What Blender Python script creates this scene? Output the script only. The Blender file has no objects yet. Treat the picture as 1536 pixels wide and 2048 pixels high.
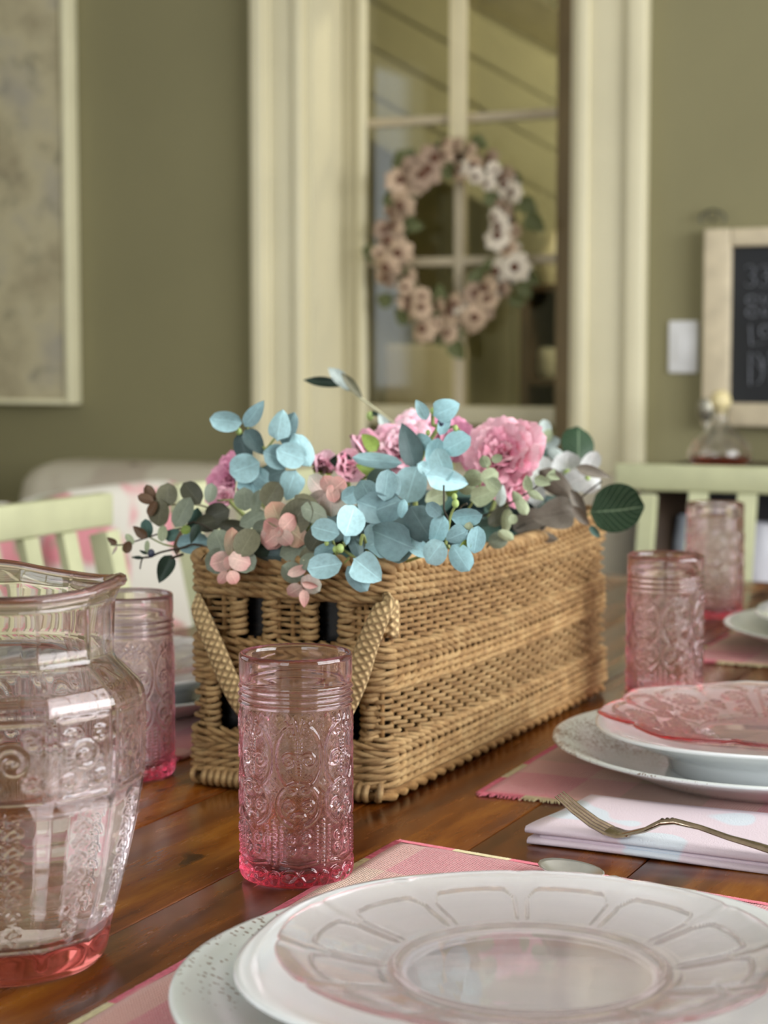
import bpy, bmesh, math, random
import numpy as np
from mathutils import Vector, Matrix
random.seed(7); rng = np.random.default_rng(7)
PI = math.pi; sc = bpy.context.scene; COL = sc.collection

# ------------------------------------------------------------------ camera, world, lights, exposure
# World axes follow the room: X across the table (right), Y along the table (away), Z up.
YAW = math.radians(24.8); TILT = math.radians(4.87); F = 3750.0
TZ = 0.76                      # table top
CAMZ = TZ + 0.34
cd = bpy.data.cameras.new('camera'); cam = bpy.data.objects.new('camera', cd); COL.objects.link(cam)
cam.location = (0, 0, CAMZ); cam.rotation_euler = (PI/2 - TILT, 0, YAW)
cd.sensor_fit = 'VERTICAL'; cd.sensor_height = 36; cd.sensor_width = 27; cd.lens = F/2048*36
cd.dof.use_dof = True; cd.dof.focus_distance = 1.18; cd.dof.aperture_fstop = 8.6
cd.clip_start = .02
sc.camera = cam
sc.view_settings.view_transform = 'Standard'; sc.view_settings.look = 'None'
sc.view_settings.exposure = 0.55; sc.view_settings.gamma = 1; sc.view_settings.use_curve_mapping = False
sc.cycles.max_bounces = 14; sc.cycles.transmission_bounces = 14; sc.cycles.transparent_max_bounces = 12
sc.cycles.diffuse_bounces = 4; sc.cycles.glossy_bounces = 6
sc.cycles.sample_clamp_indirect = 12
world = bpy.data.worlds.new('world'); sc.world = world; world.use_nodes = True
world.node_tree.nodes['Background'].inputs[0].default_value = (.80, .88, 1, 1)
world.node_tree.nodes['Background'].inputs[1].default_value = .6

def area(name, loc, rot, sx, sy, power, color):
    l = bpy.data.lights.new(name, 'AREA'); l.shape = 'RECTANGLE'; l.size = sx; l.size_y = sy
    l.energy = power; l.color = color
    o = bpy.data.objects.new(name, l); COL.objects.link(o); o.location = loc; o.rotation_euler = rot
    return o
RX0, RX1, RY0, RY1, RZ1 = -3.35, 2.1, -1.7, 4.05, 2.75      # room box
area('daylight_right_window', (RX1+.10, 1.7, 1.62), (0, PI/2, 0), 1.45, 3.0, 125, (.97, .985, 1))
area('daylight_rear_window', (-.9, RY0-.10, 1.62), (PI/2, 0, 0), 2.2, 1.45, 40, (.90, .96, 1))
area('daylight_left_window', (RX0-.10, 1.5, 1.62), (0, -PI/2, 0), 1.45, 1.6, 7, (.92, .97, 1))
def lamp(name, loc, power):
    l = bpy.data.lights.new(name, 'POINT'); l.energy = power; l.color = (1, .88, .7); l.shadow_soft_size = .09
    o = bpy.data.objects.new(name, l); COL.objects.link(o); o.location = loc
lamp('back_room_fill', (-1.3, 4.75, 2.3), 34)  # added fill light with no visible fixture, brightens the room behind the panes

# ------------------------------------------------------------------ photograph pixel -> place helpers (used only to measure positions)
CA, SA, CT, ST = math.cos(YAW), math.sin(YAW), math.cos(TILT), math.sin(TILT)
def rayd(x, y):
    X = (x-768)/F; Y = (1024-y)/F
    f = CT + Y*ST; u = -ST + Y*CT
    return Vector((X*CA - f*SA, X*SA + f*CA, u))
def at_y(x, y, s): r = rayd(x, y); return Vector((0, 0, CAMZ)) + r*(s/r.y)
def at_x(x, y, w): r = rayd(x, y); return Vector((0, 0, CAMZ)) + r*(w/r.x)
def at_z(x, y, z): r = rayd(x, y); return Vector((0, 0, CAMZ)) + r*((z-CAMZ)/r.z)
CAMX = Vector((CA, SA, 0)); CAMF = Vector((-SA*CT, CA*CT, -ST)); CAMU = CAMX.cross(CAMF)

# ------------------------------------------------------------------ materials
def lin(c):
    return tuple(((v/255/12.92) if v/255 <= .04045 else ((v/255+.055)/1.055)**2.4) for v in c) + (1,)
class NT:
    def __init__(s, name):
        s.m = bpy.data.materials.new(name); s.m.use_nodes = True; s.t = s.m.node_tree
        s.b = s.t.nodes['Principled BSDF']; s.o = s.t.nodes['Material Output']
    def n(s, typ, **k):
        nd = s.t.nodes.new(typ)
        for a, v in k.items(): setattr(nd, a, v)
        return nd
    def l(s, a, b): s.t.links.new(a, b)
    def coords(s, kind='Object', scale=(1, 1, 1), rot=(0, 0, 0)):
        c = s.n('ShaderNodeTexCoord'); mp = s.n('ShaderNodeMapping')
        s.l(c.outputs[kind], mp.inputs[0]); mp.inputs['Scale'].default_value = scale; mp.inputs['Rotation'].default_value = rot
        return mp.outputs[0]
    def noise(s, vec, scale, detail=3, rough=.5):
        nd = s.n('ShaderNodeTexNoise'); nd.inputs['Scale'].default_value = scale
        nd.inputs['Detail'].default_value = detail; nd.inputs['Roughness'].default_value = rough
        if vec is not None: s.l(vec, nd.inputs['Vector'])
        return nd.outputs[0]
    def ramp(s, fac, stops, interp='LINEAR'):
        r = s.n('ShaderNodeValToRGB'); r.color_ramp.interpolation = interp
        el = r.color_ramp.elements
        while len(el) < len(stops): el.new(.5)
        for e, (p, c) in zip(el, stops): e.position = p; e.color = c if len(c) == 4 else tuple(c)+(1,)
        s.l(fac, r.inputs[0]); return r.outputs[0]
    def mix(s, fac, a, b, bt='MIX'):
        m = s.n('ShaderNodeMix', data_type='RGBA', blend_type=bt)
        for v, i in ((fac, 0), (a, 6), (b, 7)):
            if hasattr(v, 'is_linked') or hasattr(v, 'links'): s.l(v, m.inputs[i])
            else: m.inputs[i].default_value = v
        return m.outputs[2]
    def math(s, op, a, b=0.0, c=0.0):
        m = s.n('ShaderNodeMath', operation=op)
        for v, i in ((a, 0), (b, 1), (c, 2)):
            if hasattr(v, 'links'): s.l(v, m.inputs[i])
            else: m.inputs[i].default_value = v
        return m.outputs[0]
    def bump(s, h, dist=.001, strength=1):
        b = s.n('ShaderNodeBump'); b.inputs['Distance'].default_value = dist; b.inputs['Strength'].default_value = strength
        s.l(h, b.inputs['Height']); s.l(b.outputs[0], s.b.inputs['Normal'])
    def set(s, **k):
        for a, v in k.items():
            a = a.replace('_', ' ')
            if hasattr(v, 'links'): s.l(v, s.b.inputs[a])
            else: s.b.inputs[a].default_value = v

def plain(name, c, rough=.6, var=.12, scale=12, bump=0, bscale=200, metal=0, coat=0, sheen=0, spec=.5):
    t = NT(name); v = t.coords()
    f = t.noise(v, scale, 4)
    a = lin(c); d = tuple(x*(1-var) for x in a[:3])+(1,); e = tuple(min(1, x*(1+var)) for x in a[:3])+(1,)
    t.set(Base_Color=t.ramp(f, [(.3, d), (.7, e)]), Roughness=rough, Metallic=metal)
    t.b.inputs['Specular IOR Level'].default_value = spec
    if coat: t.set(Coat_Weight=coat, Coat_Roughness=.05)
    if sheen: t.set(Sheen_Weight=sheen)
    if bump: t.bump(t.noise(v, bscale, 3), bump)
    return t.m

M = {}
M['wall'] = plain('wall_paint', (134, 128, 94), .75, .04, 3, .0006, 120)
M['ceiling'] = plain('ceiling_paint', (215, 212, 200), .8, .03)
M['trim'] = plain('cream_trim_paint', (224, 216, 184), .42, .04, 5, .0004, 60)
M['muntin'] = plain('aged_muntin_paint', (190, 176, 148), .5, .06, 5)
M['stile'] = plain('door_paint', (196, 188, 158), .45, .05, 5)

# ------------------------------------------------------------------ mesh helpers
def raw(name, verts, faces, mat=None, parent=None, smooth=True, uvs=None):
    me = bpy.data.meshes.new(name)
    me.from_pydata([tuple(v) for v in verts], [], faces)
    if smooth: me.polygons.foreach_set('use_smooth', [True]*len(me.polygons))
    if uvs is not None:
        uv = me.uv_layers.new(name='UVMap')
        li = np.empty(len(me.loops), dtype=np.int32); me.loops.foreach_get('vertex_index', li)
        uv.data.foreach_set('uv', np.asarray(uvs, dtype=np.float32)[li].ravel())
    if mat: me.materials.append(mat)
    me.update()
    o = bpy.data.objects.new(name, me); COL.objects.link(o)
    if parent is not None: o.parent = parent
    return o
def grid_np(name, P, mat, parent=None, closed_u=True, smooth=True, uv=None):
    """P: (nv, nu, 3) numpy; quads; closed around u."""
    nv, nu = P.shape[:2]
    me = bpy.data.meshes.new(name)
    V = P.reshape(-1, 3)
    nuf = nu if closed_u else nu-1
    j, i = np.meshgrid(np.arange(nv-1), np.arange(nuf), indexing='ij')
    a = j*nu+i; b = j*nu+(i+1) % nu; c = (j+1)*nu+(i+1) % nu; d = (j+1)*nu+i
    Q = np.stack([a, b, c, d], -1).reshape(-1, 4)
    me.vertices.add(len(V)); me.vertices.foreach_set('co', V.astype(np.float32).ravel())
    me.loops.add(Q.size); me.loops.foreach_set('vertex_index', Q.astype(np.int32).ravel())
    me.polygons.add(len(Q)); me.polygons.foreach_set('loop_start', (np.arange(len(Q))*4).astype(np.int32))
    me.polygons.foreach_set('use_smooth', np.full(len(Q), smooth))
    me.update(calc_edges=True)
    if uv is not None:
        u = me.uv_layers.new(name='UVMap'); u.data.foreach_set('uv', uv.reshape(-1, 2)[Q.ravel()].astype(np.float32).ravel())
    me.materials.append(mat)
    o = bpy.data.objects.new(name, me); COL.objects.link(o)
    if parent is not None: o.parent = parent
    return o
class MB:
    def __init__(s): s.v = []; s.f = []; s.uv = []
    def add(s, vs, fs, uvs=None):
        k = len(s.v); s.v += [tuple(v) for v in vs]; s.f += [tuple(i+k for i in f) for f in fs]
        s.uv += list(uvs) if uvs is not None else [(0, 0)]*len(vs)
    def box(s, x0, x1, y0, y1, z0, z1, b=0):
        x0, x1 = min(x0, x1), max(x0, x1); y0, y1 = min(y0, y1), max(y0, y1); z0, z1 = min(z0, z1), max(z0, z1)
        if b <= 0:
            vs = [(x, y, z) for x in (x0, x1) for y in (y0, y1) for z in (z0, z1)]
            s.add(vs, [(0, 1, 3, 2), (4, 6, 7, 5), (0, 4, 5, 1), (2, 3, 7, 6), (0, 2, 6, 4), (1, 5, 7, 3)]); return
        bm = bmesh.new(); bmesh.ops.create_cube(bm, size=1)
        for v in bm.verts: v.co = Vector(((x0+x1)/2+v.co.x*(x1-x0), (y0+y1)/2+v.co.y*(y1-y0), (z0+z1)/2+v.co.z*(z1-z0)))
        b = min(b, .49*min(x1-x0, y1-y0, z1-z0))
        bmesh.ops.bevel(bm, geom=bm.edges[:], offset=b, segments=3 if b > .004 else 2, profile=.5, affect='EDGES')
        bm.verts.index_update()
        s.add([v.co for v in bm.verts], [tuple(v.index for v in f.verts) for f in bm.faces]); bm.free()
    def tube(s, pts, rad, n=8, cap=True, flat=None, up=None, twist=0):
        """sweep; rad scalar or list; flat = list/scalar of second radius"""
        pts = [Vector(p) for p in pts]; m = len(pts)
        R = rad if hasattr(rad, '__len__') else [rad]*m
        Fb = flat if hasattr(flat, '__len__') else [flat]*m
        T = []
        for i in range(m):
            t = pts[min(i+1, m-1)]-pts[max(i-1, 0)]
            T.append(t.normalized() if t.length > 1e-9 else Vector((0, 0, 1)))
        u = Vector(up) if up is not None else (Vector((0, 0, 1)) if abs(T[0].z) < .9 else Vector((1, 0, 0)))
        vs = []; fs = []; uv = []; L = 0
        for i in range(m):
            if i: L += (pts[i]-pts[i-1]).length
            if up is None or i == 0 or True:
                u = (Vector(up) if up is not None else u); u = u - T[i]*u.dot(T[i])
                if u.length < 1e-6: u = T[i].orthogonal()
                u.normalize()
            w = T[i].cross(u)
            for k in range(n):
                a = 2*PI*k/n + twist*i
                vs.append(pts[i] + w*(math.cos(a)*R[i]) + u*(math.sin(a)*(Fb[i] if Fb[i] is not None else R[i])))
                uv.append((L, k/n))
        for i in range(m-1):
            for k in range(n):
                fs.append((i*n+k, i*n+(k+1) % n, (i+1)*n+(k+1) % n, (i+1)*n+k))
        if cap: fs.append(tuple(range(n-1, -1, -1))); fs.append(tuple((m-1)*n+k for k in range(n)))
        s.add(vs, fs, uv)
    def lathe(s, prof, n=32, c=(0, 0, 0)):
        vs = []; fs = []
        for r, z in prof:
            for k in range(n):
                a = 2*PI*k/n; vs.append((c[0]+r*math.cos(a), c[1]+r*math.sin(a), c[2]+z))
        for i in range(len(prof)-1):
            for k in range(n): fs.append((i*n+k, i*n+(k+1) % n, (i+1)*n+(k+1) % n, (i+1)*n+k))
        s.add(vs, fs)
    def ball(s, c, r, n=10, m=6, sc=(1, 1, 1)):
        prof = [(max(1e-5, r*math.sin(PI*i/m)), -r*math.cos(PI*i/m)) for i in range(m+1)]
        vs = []; fs = []
        for rr, z in prof:
            for k in range(n):
                a = 2*PI*k/n; vs.append((c[0]+rr*math.cos(a)*sc[0], c[1]+rr*math.sin(a)*sc[1], c[2]+z*sc[2]))
        for i in range(m):
            for k in range(n): fs.append((i*n+k, i*n+(k+1) % n, (i+1)*n+(k+1) % n, (i+1)*n+k))
        s.add(vs, fs)
    def build(s, name, mat, parent=None, smooth=True, uv=False):
        o = raw(name, s.v, s.f, mat, parent, smooth, s.uv if uv else None)
        if smooth and not uv:
            try: o.data.set_sharp_from_angle(angle=math.radians(50))
            except Exception: pass
        return o
def tag(o, label, cat, group=None):
    o['label'] = label; o['category'] = cat
    if group: o['group'] = group
    return o
def empty(name, loc, label=None, cat=None, group=None, rz=0):
    o = bpy.data.objects.new(name, None); COL.objects.link(o); o.location = loc; o.rotation_euler = (0, 0, rz)
    o.empty_display_size = .02
    if label: tag(o, label, cat, group)
    return o
def dup(o, parent=None):
    c = o.copy(); COL.objects.link(c)
    if parent is not None: c.parent = parent
    for ch in list(o.children): dup(ch, c)
    return c
def rebase(root):
    """children were built in world coordinates: keep them there under a root that is moved to its base"""
    for ch in root.children: ch.matrix_parent_inverse = Matrix.Identity(4); ch.location = ch.location - root.location
def structure(o): o['kind'] = 'structure'; return o
def stuff(o): o['kind'] = 'stuff'; return o

# ================================================================== SETTING
def wood_floor():
    t = NT('floor_wood'); v = t.coords(scale=(1, .12, 1))
    f = t.noise(v, 30, 5); t.set(Base_Color=t.ramp(f, [(.3, lin((48, 30, 20))), (.7, lin((92, 60, 38)))]), Roughness=.35)
    return t.m
WT = .14
fl = MB(); fl.box(RX0-WT, RX1+WT, RY0-WT, 6.6, -.06, 0); structure(fl.build('floor', wood_floor(), smooth=False))
ce = MB(); ce.box(RX0-WT, RX1+WT, RY0-WT, 6.6, RZ1, RZ1+.06); structure(ce.build('ceiling', M['ceiling'], smooth=False))
# far wall with door opening
DL = at_y(612, 700, RY1).x; DR = at_y(1156, 700, RY1).x; DZ = 2.12
fw = MB(); fw.box(RX0-WT, DL, RY1, RY1+.21, 0, RZ1); fw.box(DR, RX1+WT, RY1, RY1+.21, 0, RZ1); fw.box(DL, DR, RY1, RY1+.21, DZ, RZ1)
structure(fw.build('wall_far', M['wall'], smooth=False))
def wall_x(name, x0, x1, y0, y1, wy0, wy1):
    m = MB(); z0, z1 = .9, 2.35
    m.box(x0, x1, y0, wy0, 0, RZ1); m.box(x0, x1, wy1, y1, 0, RZ1); m.box(x0, x1, wy0, wy1, 0, z0); m.box(x0, x1, wy0, wy1, z1, RZ1)
    structure(m.build(name, M['wall'], smooth=False))
wall_x('wall_right', RX1, RX1+WT, RY0-WT, RY1, .2, 3.2)
wall_x('wall_left', RX0-WT, RX0, RY0-WT, RY1, .7, 2.3)
m = MB(); m.box(RX0, -2.0, RY0-WT, RY0, 0, RZ1); m.box(.2, RX1, RY0-WT, RY0, 0, RZ1); m.box(-2.0, .2, RY0-WT, RY0, 0, .9); m.box(-2.0, .2, RY0-WT, RY0, 2.35, RZ1)
structure(m.build('wall_near', M['wall'], smooth=False))
def window(name, axis, pos, a0, a1, z0=.9, z1=2.35, n=3):
    root = empty(name, (0, 0, 0)); structure(root)
    fr = MB(); th = .05
    def bar(u0, u1, zz0, zz1, d0=0, d1=.05):
        if axis == 'x': fr.box(pos+d0, pos+d1, u0, u1, zz0, zz1)
        else: fr.box(u0, u1, pos+d0, pos+d1, zz0, zz1)
    bar(a0, a1, z0, z0+th); bar(a0, a1, z1-th, z1); bar(a0, a0+th, z0+th, z1-th); bar(a1-th, a1, z0+th, z1-th)
    for i in range(1, n): u = a0+(a1-a0)*i/n; bar(u-.02, u+.02, z0+th, z1-th, .005, .045)
    zm = (z0+z1)/2; bar(a0+th, a1-th, zm-.02, zm+.02, .01, .04)
    fr.build('window_frame', M['trim'], root, smooth=False)
    return root
window('window_1', 'x', RX1+.02, .2, 3.2); window('window_2', 'x', RX0-.07, .7, 2.3, n=2); window('window_3', 'y', RY0-.07, -2.0, .2)
for nm, bx in (('baseboard_far', (RX0, DL-.13, RY1-.018, RY1)), ('baseboard_left', (RX0, RX0+.018, RY0, RY1-.02)), ('baseboard_right', (RX1-.018, RX1, RY0, RY1-.02))):
    m = MB(); m.box(bx[0], bx[1], bx[2], bx[3], 0, .13); structure(m.build(nm, M['trim'], smooth=False))
# door casings: stepped mouldings
def casing(name, xa, xb, flip=False):
    """vertical casing between x = xa..xb: flat board with a raised outer back band and an inner bead"""
    m = MB(); w = xb-xa
    def seg(t0, t1, d):
        a, b = (xa+w*t0, xa+w*t1) if not flip else (xb-w*t1, xb-w*t0)
        m.box(a, b, RY1-d, RY1, 0, DZ+.12, .003)
    seg(0, .25, .040); seg(.24, .34, .026); seg(.33, .84, .018); seg(.83, 1.0, .026)
    structure(m.build(name, M['trim']))
CL = at_y(502, 700, RY1-.04).x; CR = at_y(1284, 700, RY1-.04).x
casing('trim_1', CL, DL); casing('trim_2', DR, CR, True)
m = MB(); m.box(CL-.02, CR+.02, RY1-.045, RY1, DZ, DZ+.13, .004); structure(m.build('trim_3', M['trim']))
# door with four visible lights
FT = .21
DY = RY1+.155
door = empty('door_1', (0, 0, 0)); structure(door)
m = MB(); m.box(DL-.001, DL+.022, RY1-.002, RY1+FT, 0, DZ); m.box(DR-.02, DR+.001, RY1-.002, RY1+FT, 0, DZ); m.box(DL, DR, RY1, RY1+FT, DZ-.02, DZ+.001)
m.build('jamb', M['trim'], door, smooth=False)
GL = at_y(733, 400, DY).x; GR = at_y(1112, 400, DY).x
dl, dr = DL+.024, max(DR-.022, GR+.06); dr = DR-.022 if DR-.022 > GR+.03 else GR+.05
zb = at_y(905, 812, DY).z; zt = 1.98; zm1 = at_y(905, 236, DY).z
m = MB()
m.box(dl, GL-.02, DY, DY+.04, .01, 2.095, .002)
m.box(GL-.02, GR, DY, DY+.04, zt, 2.095, .002); m.box(GL-.02, GR, DY, DY+.04, zb-.045, zb, .002); m.box(GL-.02, GR, DY, DY+.04, .01, .25, .002)
m.build('door_frame', M['stile'], door)
m = MB(); m.box(GR, dr, DY, DY+.04, .01, 2.095, .002); m.build('shaded_stile', plain('stile_painted_shade', (124, 106, 74), .6, .12, 8), door)  # right stile coloured dark brown: the recess shade is put into its paint
m = MB(); m.box(GL-.022, GL, DY-.012, DY+.01, .25, zt, .003); m.build('glazing_bead', M['trim'], door)
gm = (at_y(915, 400, DY).x)
m = MB(); m.box(gm-.012, gm+.012, DY+.004, DY+.034, .25, zt, .003); m.build('muntin', M['muntin'], door)
zm2 = at_y(905, 522, DY).z
for zz in (zm1, zm2, zb-.40):
    m = MB(); m.box(GL, GR, DY+.006, DY+.032, zz-.011, zz+.011, .003); m.build('muntin', M['muntin'], door)
def pane_mat():
    t = NT('window_glass')
    tr = t.n('ShaderNodeBsdfTransparent'); tr.inputs[0].default_value = (.93, .95, .9, 1)
    gl = t.n('ShaderNodeBsdfGlossy'); gl.inputs['Roughness'].default_value = .03
    fr = t.n('ShaderNodeFresnel'); fr.inputs[0].default_value = 1.5
    nz = t.noise(t.coords(), 4, 2); mx = t.n('ShaderNodeMixShader')
    t.l(t.math('MULTIPLY_ADD', nz, .04, t.math('MULTIPLY', fr.outputs[0], .7)), mx.inputs[0]); t.l(tr.outputs[0], mx.inputs[1]); t.l(gl.outputs[0], mx.inputs[2])
    t.l(mx.outputs[0], t.o.inputs[0]); return t.m
M['pane'] = pane_mat()
zs = [.25, zb-.40, zb, zm2, zm1, zt]
for a, b in ((GL, gm), (gm, GR)):
    for z0, z1 in ((.25, zb-.411), (zb-.389, zb-.045), (zb, zm2-.011), (zm2+.011, zm1-.011), (zm1+.011, zt)):
        m = MB(); m.box(a+(.012 if a == gm else 0), b-(.012 if b == gm else 0), DY+.017, DY+.021, z0, z1); m.build('pane', M['pane'], door, smooth=False)
# room beyond the door: sloped panelled ceiling, boarded wall, shelving
BY = 6.3
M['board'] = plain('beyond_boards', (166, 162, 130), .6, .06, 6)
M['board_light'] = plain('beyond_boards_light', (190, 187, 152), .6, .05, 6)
bw = MB(); bw.box(RX0-WT, RX1+WT, BY, BY+.1, 0, RZ1); structure(bw.build('wall_beyond', M['board'], smooth=False)); wb = bpy.data.objects['wall_beyond']
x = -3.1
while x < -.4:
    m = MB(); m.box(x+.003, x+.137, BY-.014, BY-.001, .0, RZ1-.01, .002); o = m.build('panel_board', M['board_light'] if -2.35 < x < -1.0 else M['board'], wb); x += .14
for xx, nm in ((RX0-WT, 'wall_beyond_left'), (RX1, 'wall_beyond_right')):
    m = MB(); m.box(xx, xx+WT, RY1+.21, BY, 0, RZ1); structure(m.build(nm, M['wall'], smooth=False))
# sloping beam/soffit seen through the panes
sof = empty('stair_soffit', (-1.3, 5.6, 1.7), 'olive boarded slanting stair soffit in the room beyond the door', 'soffit')
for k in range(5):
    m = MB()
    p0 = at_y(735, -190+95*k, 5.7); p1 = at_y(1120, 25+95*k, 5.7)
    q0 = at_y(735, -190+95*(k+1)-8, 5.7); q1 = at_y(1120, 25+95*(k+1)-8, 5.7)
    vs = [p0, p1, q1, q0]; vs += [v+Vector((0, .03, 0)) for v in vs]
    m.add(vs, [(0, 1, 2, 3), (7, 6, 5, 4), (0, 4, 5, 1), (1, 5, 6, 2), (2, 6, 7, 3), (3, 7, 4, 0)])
    m.build('soffit_board', M['board'] if k else plain('soffit_dark_board', (118, 112, 82), .7), sof, smooth=False)  # top board is a darker olive than the others
rebase(sof)
M['dark_wood'] = plain('dark_wood', (66, 50, 34), .5, .25, 8)
M['shelf_wood'] = plain('brown_wood', (112, 84, 52), .5, .2, 8)
cx0, cx1 = at_y(1040, 600, 5.3).x, at_y(1180, 600, 5.3).x
cab = empty('bookcase', (cx0, 5.45, 0), 'dark brown open bookcase in the room beyond the door', 'bookcase')
m = MB(); m.box(cx0, cx0+.025, 5.3, 5.6, 0, 1.30, .002); m.box(cx1-.025, cx1, 5.3, 5.6, 0, 1.30, .002); m.box(cx0, cx1, 5.58, 5.6, 0, 1.3); m.build('carcass', M['dark_wood'], cab)
for z in (.05, .45, .75, 1.0, 1.28):
    m = MB(); m.box(cx0+.026, cx1-.026, 5.3, 5.578, z, z+.022, .002); m.build('shelf', M['dark_wood'], cab)
rebase(cab)
def small_vessel(name, loc, r, h, col, label, cat, group=None, neck=.5):
    m = MB(); m.lathe([(.0001, 0), (r*.8, 0), (r, h*.3), (r*.95, h*.6), (r*neck, h*.8), (r*neck*.9, h), (r*neck*.8, h), (r*neck*.8, h*.9), (.0001, h*.88)], 20)
    o = m.build(name, plain(name+'_glaze', col, .4, .1)); o.location = loc; tag(o, label, cat, group); return o
cw = cx1-cx0
small_vessel('vase', (cx0+cw*.3, 5.42, 1.303), .05, .16, (190, 182, 150), 'pale vase on top of the bookcase beyond the door', 'vase')
small_vessel('jar', (cx0+cw*.7, 5.42, 1.023), .055, .14, (178, 140, 92), 'ochre jar on the upper shelf beyond the door', 'jar')
small_vessel('bowl', (cx0+cw*.35, 5.42, 1.023), .06, .09, (200, 196, 170), 'pale bowl on the upper shelf beyond the door', 'bowl', neck=1)
small_vessel('pot', (cx0+cw*.45, 5.42, .773), .07, .15, (150, 150, 120), 'grey green pot on the middle shelf beyond the door', 'pot')
bx0 = at_y(770, 700, 5.0).x; bx1 = at_y(905, 700, 5.0).x
m = MB(); m.box(bx0, bx1, 5.0, 5.12, 0, at_y(850, 690, 5.0).z, .006); o = m.build('folded_screen', plain('screen_cloth', (206, 196, 166), .8, .05)); tag(o, 'pale cream upright screen beyond the lower door panes', 'screen')

# ------------------------------------------------------------------ painting, switch, chalkboard
def painting_mat():
    t = NT('painting_canvas'); v = t.coords()
    a = t.noise(v, 5, 6, .6); b = t.noise(v, 14, 4, .7)
    c = t.ramp(a, [(.3, lin((150, 138, 112))), (.5, lin((196, 186, 154))), (.7, lin((170, 164, 152)))])
    k = t.ramp(b, [(.34, (1, 1, 1)), (.46, (0, 0, 0))])
    t.set(Base_Color=t.mix(t.math('MULTIPLY', k, .5), c, lin((112, 108, 92))), Roughness=.7); t.bump(b, .002)
    return t.m
pz = at_y(100, 808, RY1-.03).z; px = at_y(163, 700, RY1-.0).x
pf = at_y(133, 700, RY1-.055).x
pt = empty('painting', (px-.5, RY1-.03, pz), 'large abstract grey beige canvas in a pale frame on the far wall', 'painting')
m = MB(); m.box(px-1.0, pf-.006, RY1-.05, RY1-.002, pz+.012, 2.3); m.build('canvas', painting_mat(), pt, smooth=False)
m = MB(); m.box(pf-.006, px, RY1-.056, RY1-.002, pz, 2.312, .002); m.box(px-1.02, px-1.0, RY1-.056, RY1-.002, pz, 2.312, .002)
m.box(px-1.0, pf-.006, RY1-.056, RY1-.002, pz, pz+.012, .002); m.box(px-1.0, pf-.006, RY1-.056, RY1-.002, 2.3, 2.312, .002)
m.build('picture_frame', plain('pale_frame_paint', (226, 220, 186), .5, .03), pt); rebase(pt)

a = at_y(1336, 746, RY1-.008); b = at_y(1396, 641, RY1-.008)
sw = empty('light_switch', ((a.x+b.x)/2, RY1-.004, (a.z+b.z)/2), 'white light switch plate on the wall left of the chalkboard', 'light switch')
wp = plain('white_plastic', (226, 226, 228), .35, .02)
m = MB(); m.box(a.x, b.x, RY1-.009, RY1-.0005, a.z, b.z, .003); m.build('switch_plate', wp, sw)
m = MB(); m.box((a.x+b.x)/2-.017, (a.x+b.x)/2+.017, RY1-.012, RY1-.0091, (a.z+b.z)/2-.033, (a.z+b.z)/2+.033, .001); m.build('rocker', wp, sw); rebase(sw)

a = at_y(1402, 852, RY1-.04); tl = at_y(1402, 458, RY1-.04)
bx0, bz0, bz1 = a.x, a.z, tl.z; bx1 = bx0+.42; fwid = at_y(1460, 600, RY1-.04).x-bx0
cb = empty('chalkboard', ((bx0+bx1)/2, RY1-.02, bz0), 'black chalkboard in a cream wooden frame hanging on the right wall part', 'chalkboard')
M['frame'] = plain('chipped_cream_paint', (206, 192, 164), .6, .1, 30, .0006, 90)
for bxs in ((bx0, bx0+fwid, bz0, bz1), (bx1-fwid, bx1, bz0, bz1), (bx0+fwid, bx1-fwid, bz0, bz0+fwid*.85), (bx0+fwid, bx1-fwid, bz1-fwid*.65, bz1)):
    m = MB(); m.box(bxs[0], bxs[1], RY1-.042, RY1-.002, bxs[2], bxs[3], .005); m.build('frame_rail', M['frame'], cb)
m = MB(); m.box(bx0+fwid, bx1-fwid, RY1-.024, RY1-.01, bz0+fwid*.85, bz1-fwid*.65); slate = m.build('slate', plain('chalkboard_black', (26, 28, 32), .7, .3, 4), cb, smooth=False)
chalk = plain('chalk', (150, 152, 160), .9, .2, 80); m = MB(); ys = RY1-.0255
def stroke(pts, r=.0028):
    m.tube([at_y(p[0], p[1], ys) for p in pts], r, 5, flat=.0008)
def arc(cx, cy, rx, ry, a0, a1, n=9): return [(cx+rx*math.cos(math.radians(a0+(a1-a0)*i/n)), cy-ry*math.sin(math.radians(a0+(a1-a0)*i/n))) for i in range(n+1)]
for cx in (1500, 1528, 1556):
    stroke(arc(cx, 541, 9, 10, 150, -90)); stroke(arc(cx, 562, 10, 11, 90, -150))
for cy in (600, 625): stroke(arc(1504, cy, 11, 9, 0, 340)); stroke([(1524, cy-9), (1528, cy+9), (1540, cy-8)]); stroke(arc(1556, cy, 8, 9, 30, 320))
stroke([(1500, 650), (1502, 690)]); stroke([(1502, 690), (1530, 684)]); stroke(arc(1530, 662, 10, 12, 0, 330)); stroke([(1550, 650), (1552, 688)])
stroke([(1500, 770), (1500, 705), (1522, 738), (1542, 702), (1544, 768)]); stroke(arc(1512, 738, 14, 30, 90, -90))
m.build('chalk_writing', chalk, cb)
m = MB(); hk = at_y(1425, 452, RY1-.02)
m.tube([hk+Vector((.028*math.cos(t), 0, .016+.018*math.sin(t))) for t in np.linspace(-.6, PI+.6, 14)], .0025, 6); m.tube([hk+Vector((.012*math.cos(t), 0, .024+.012*math.sin(t))) for t in np.linspace(0, 2*PI, 14)], .002, 6)
m.build('hanging_loop', plain('grey_iron', (90, 90, 80), .5, .1, metal=.8), cb); rebase(cb)

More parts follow.
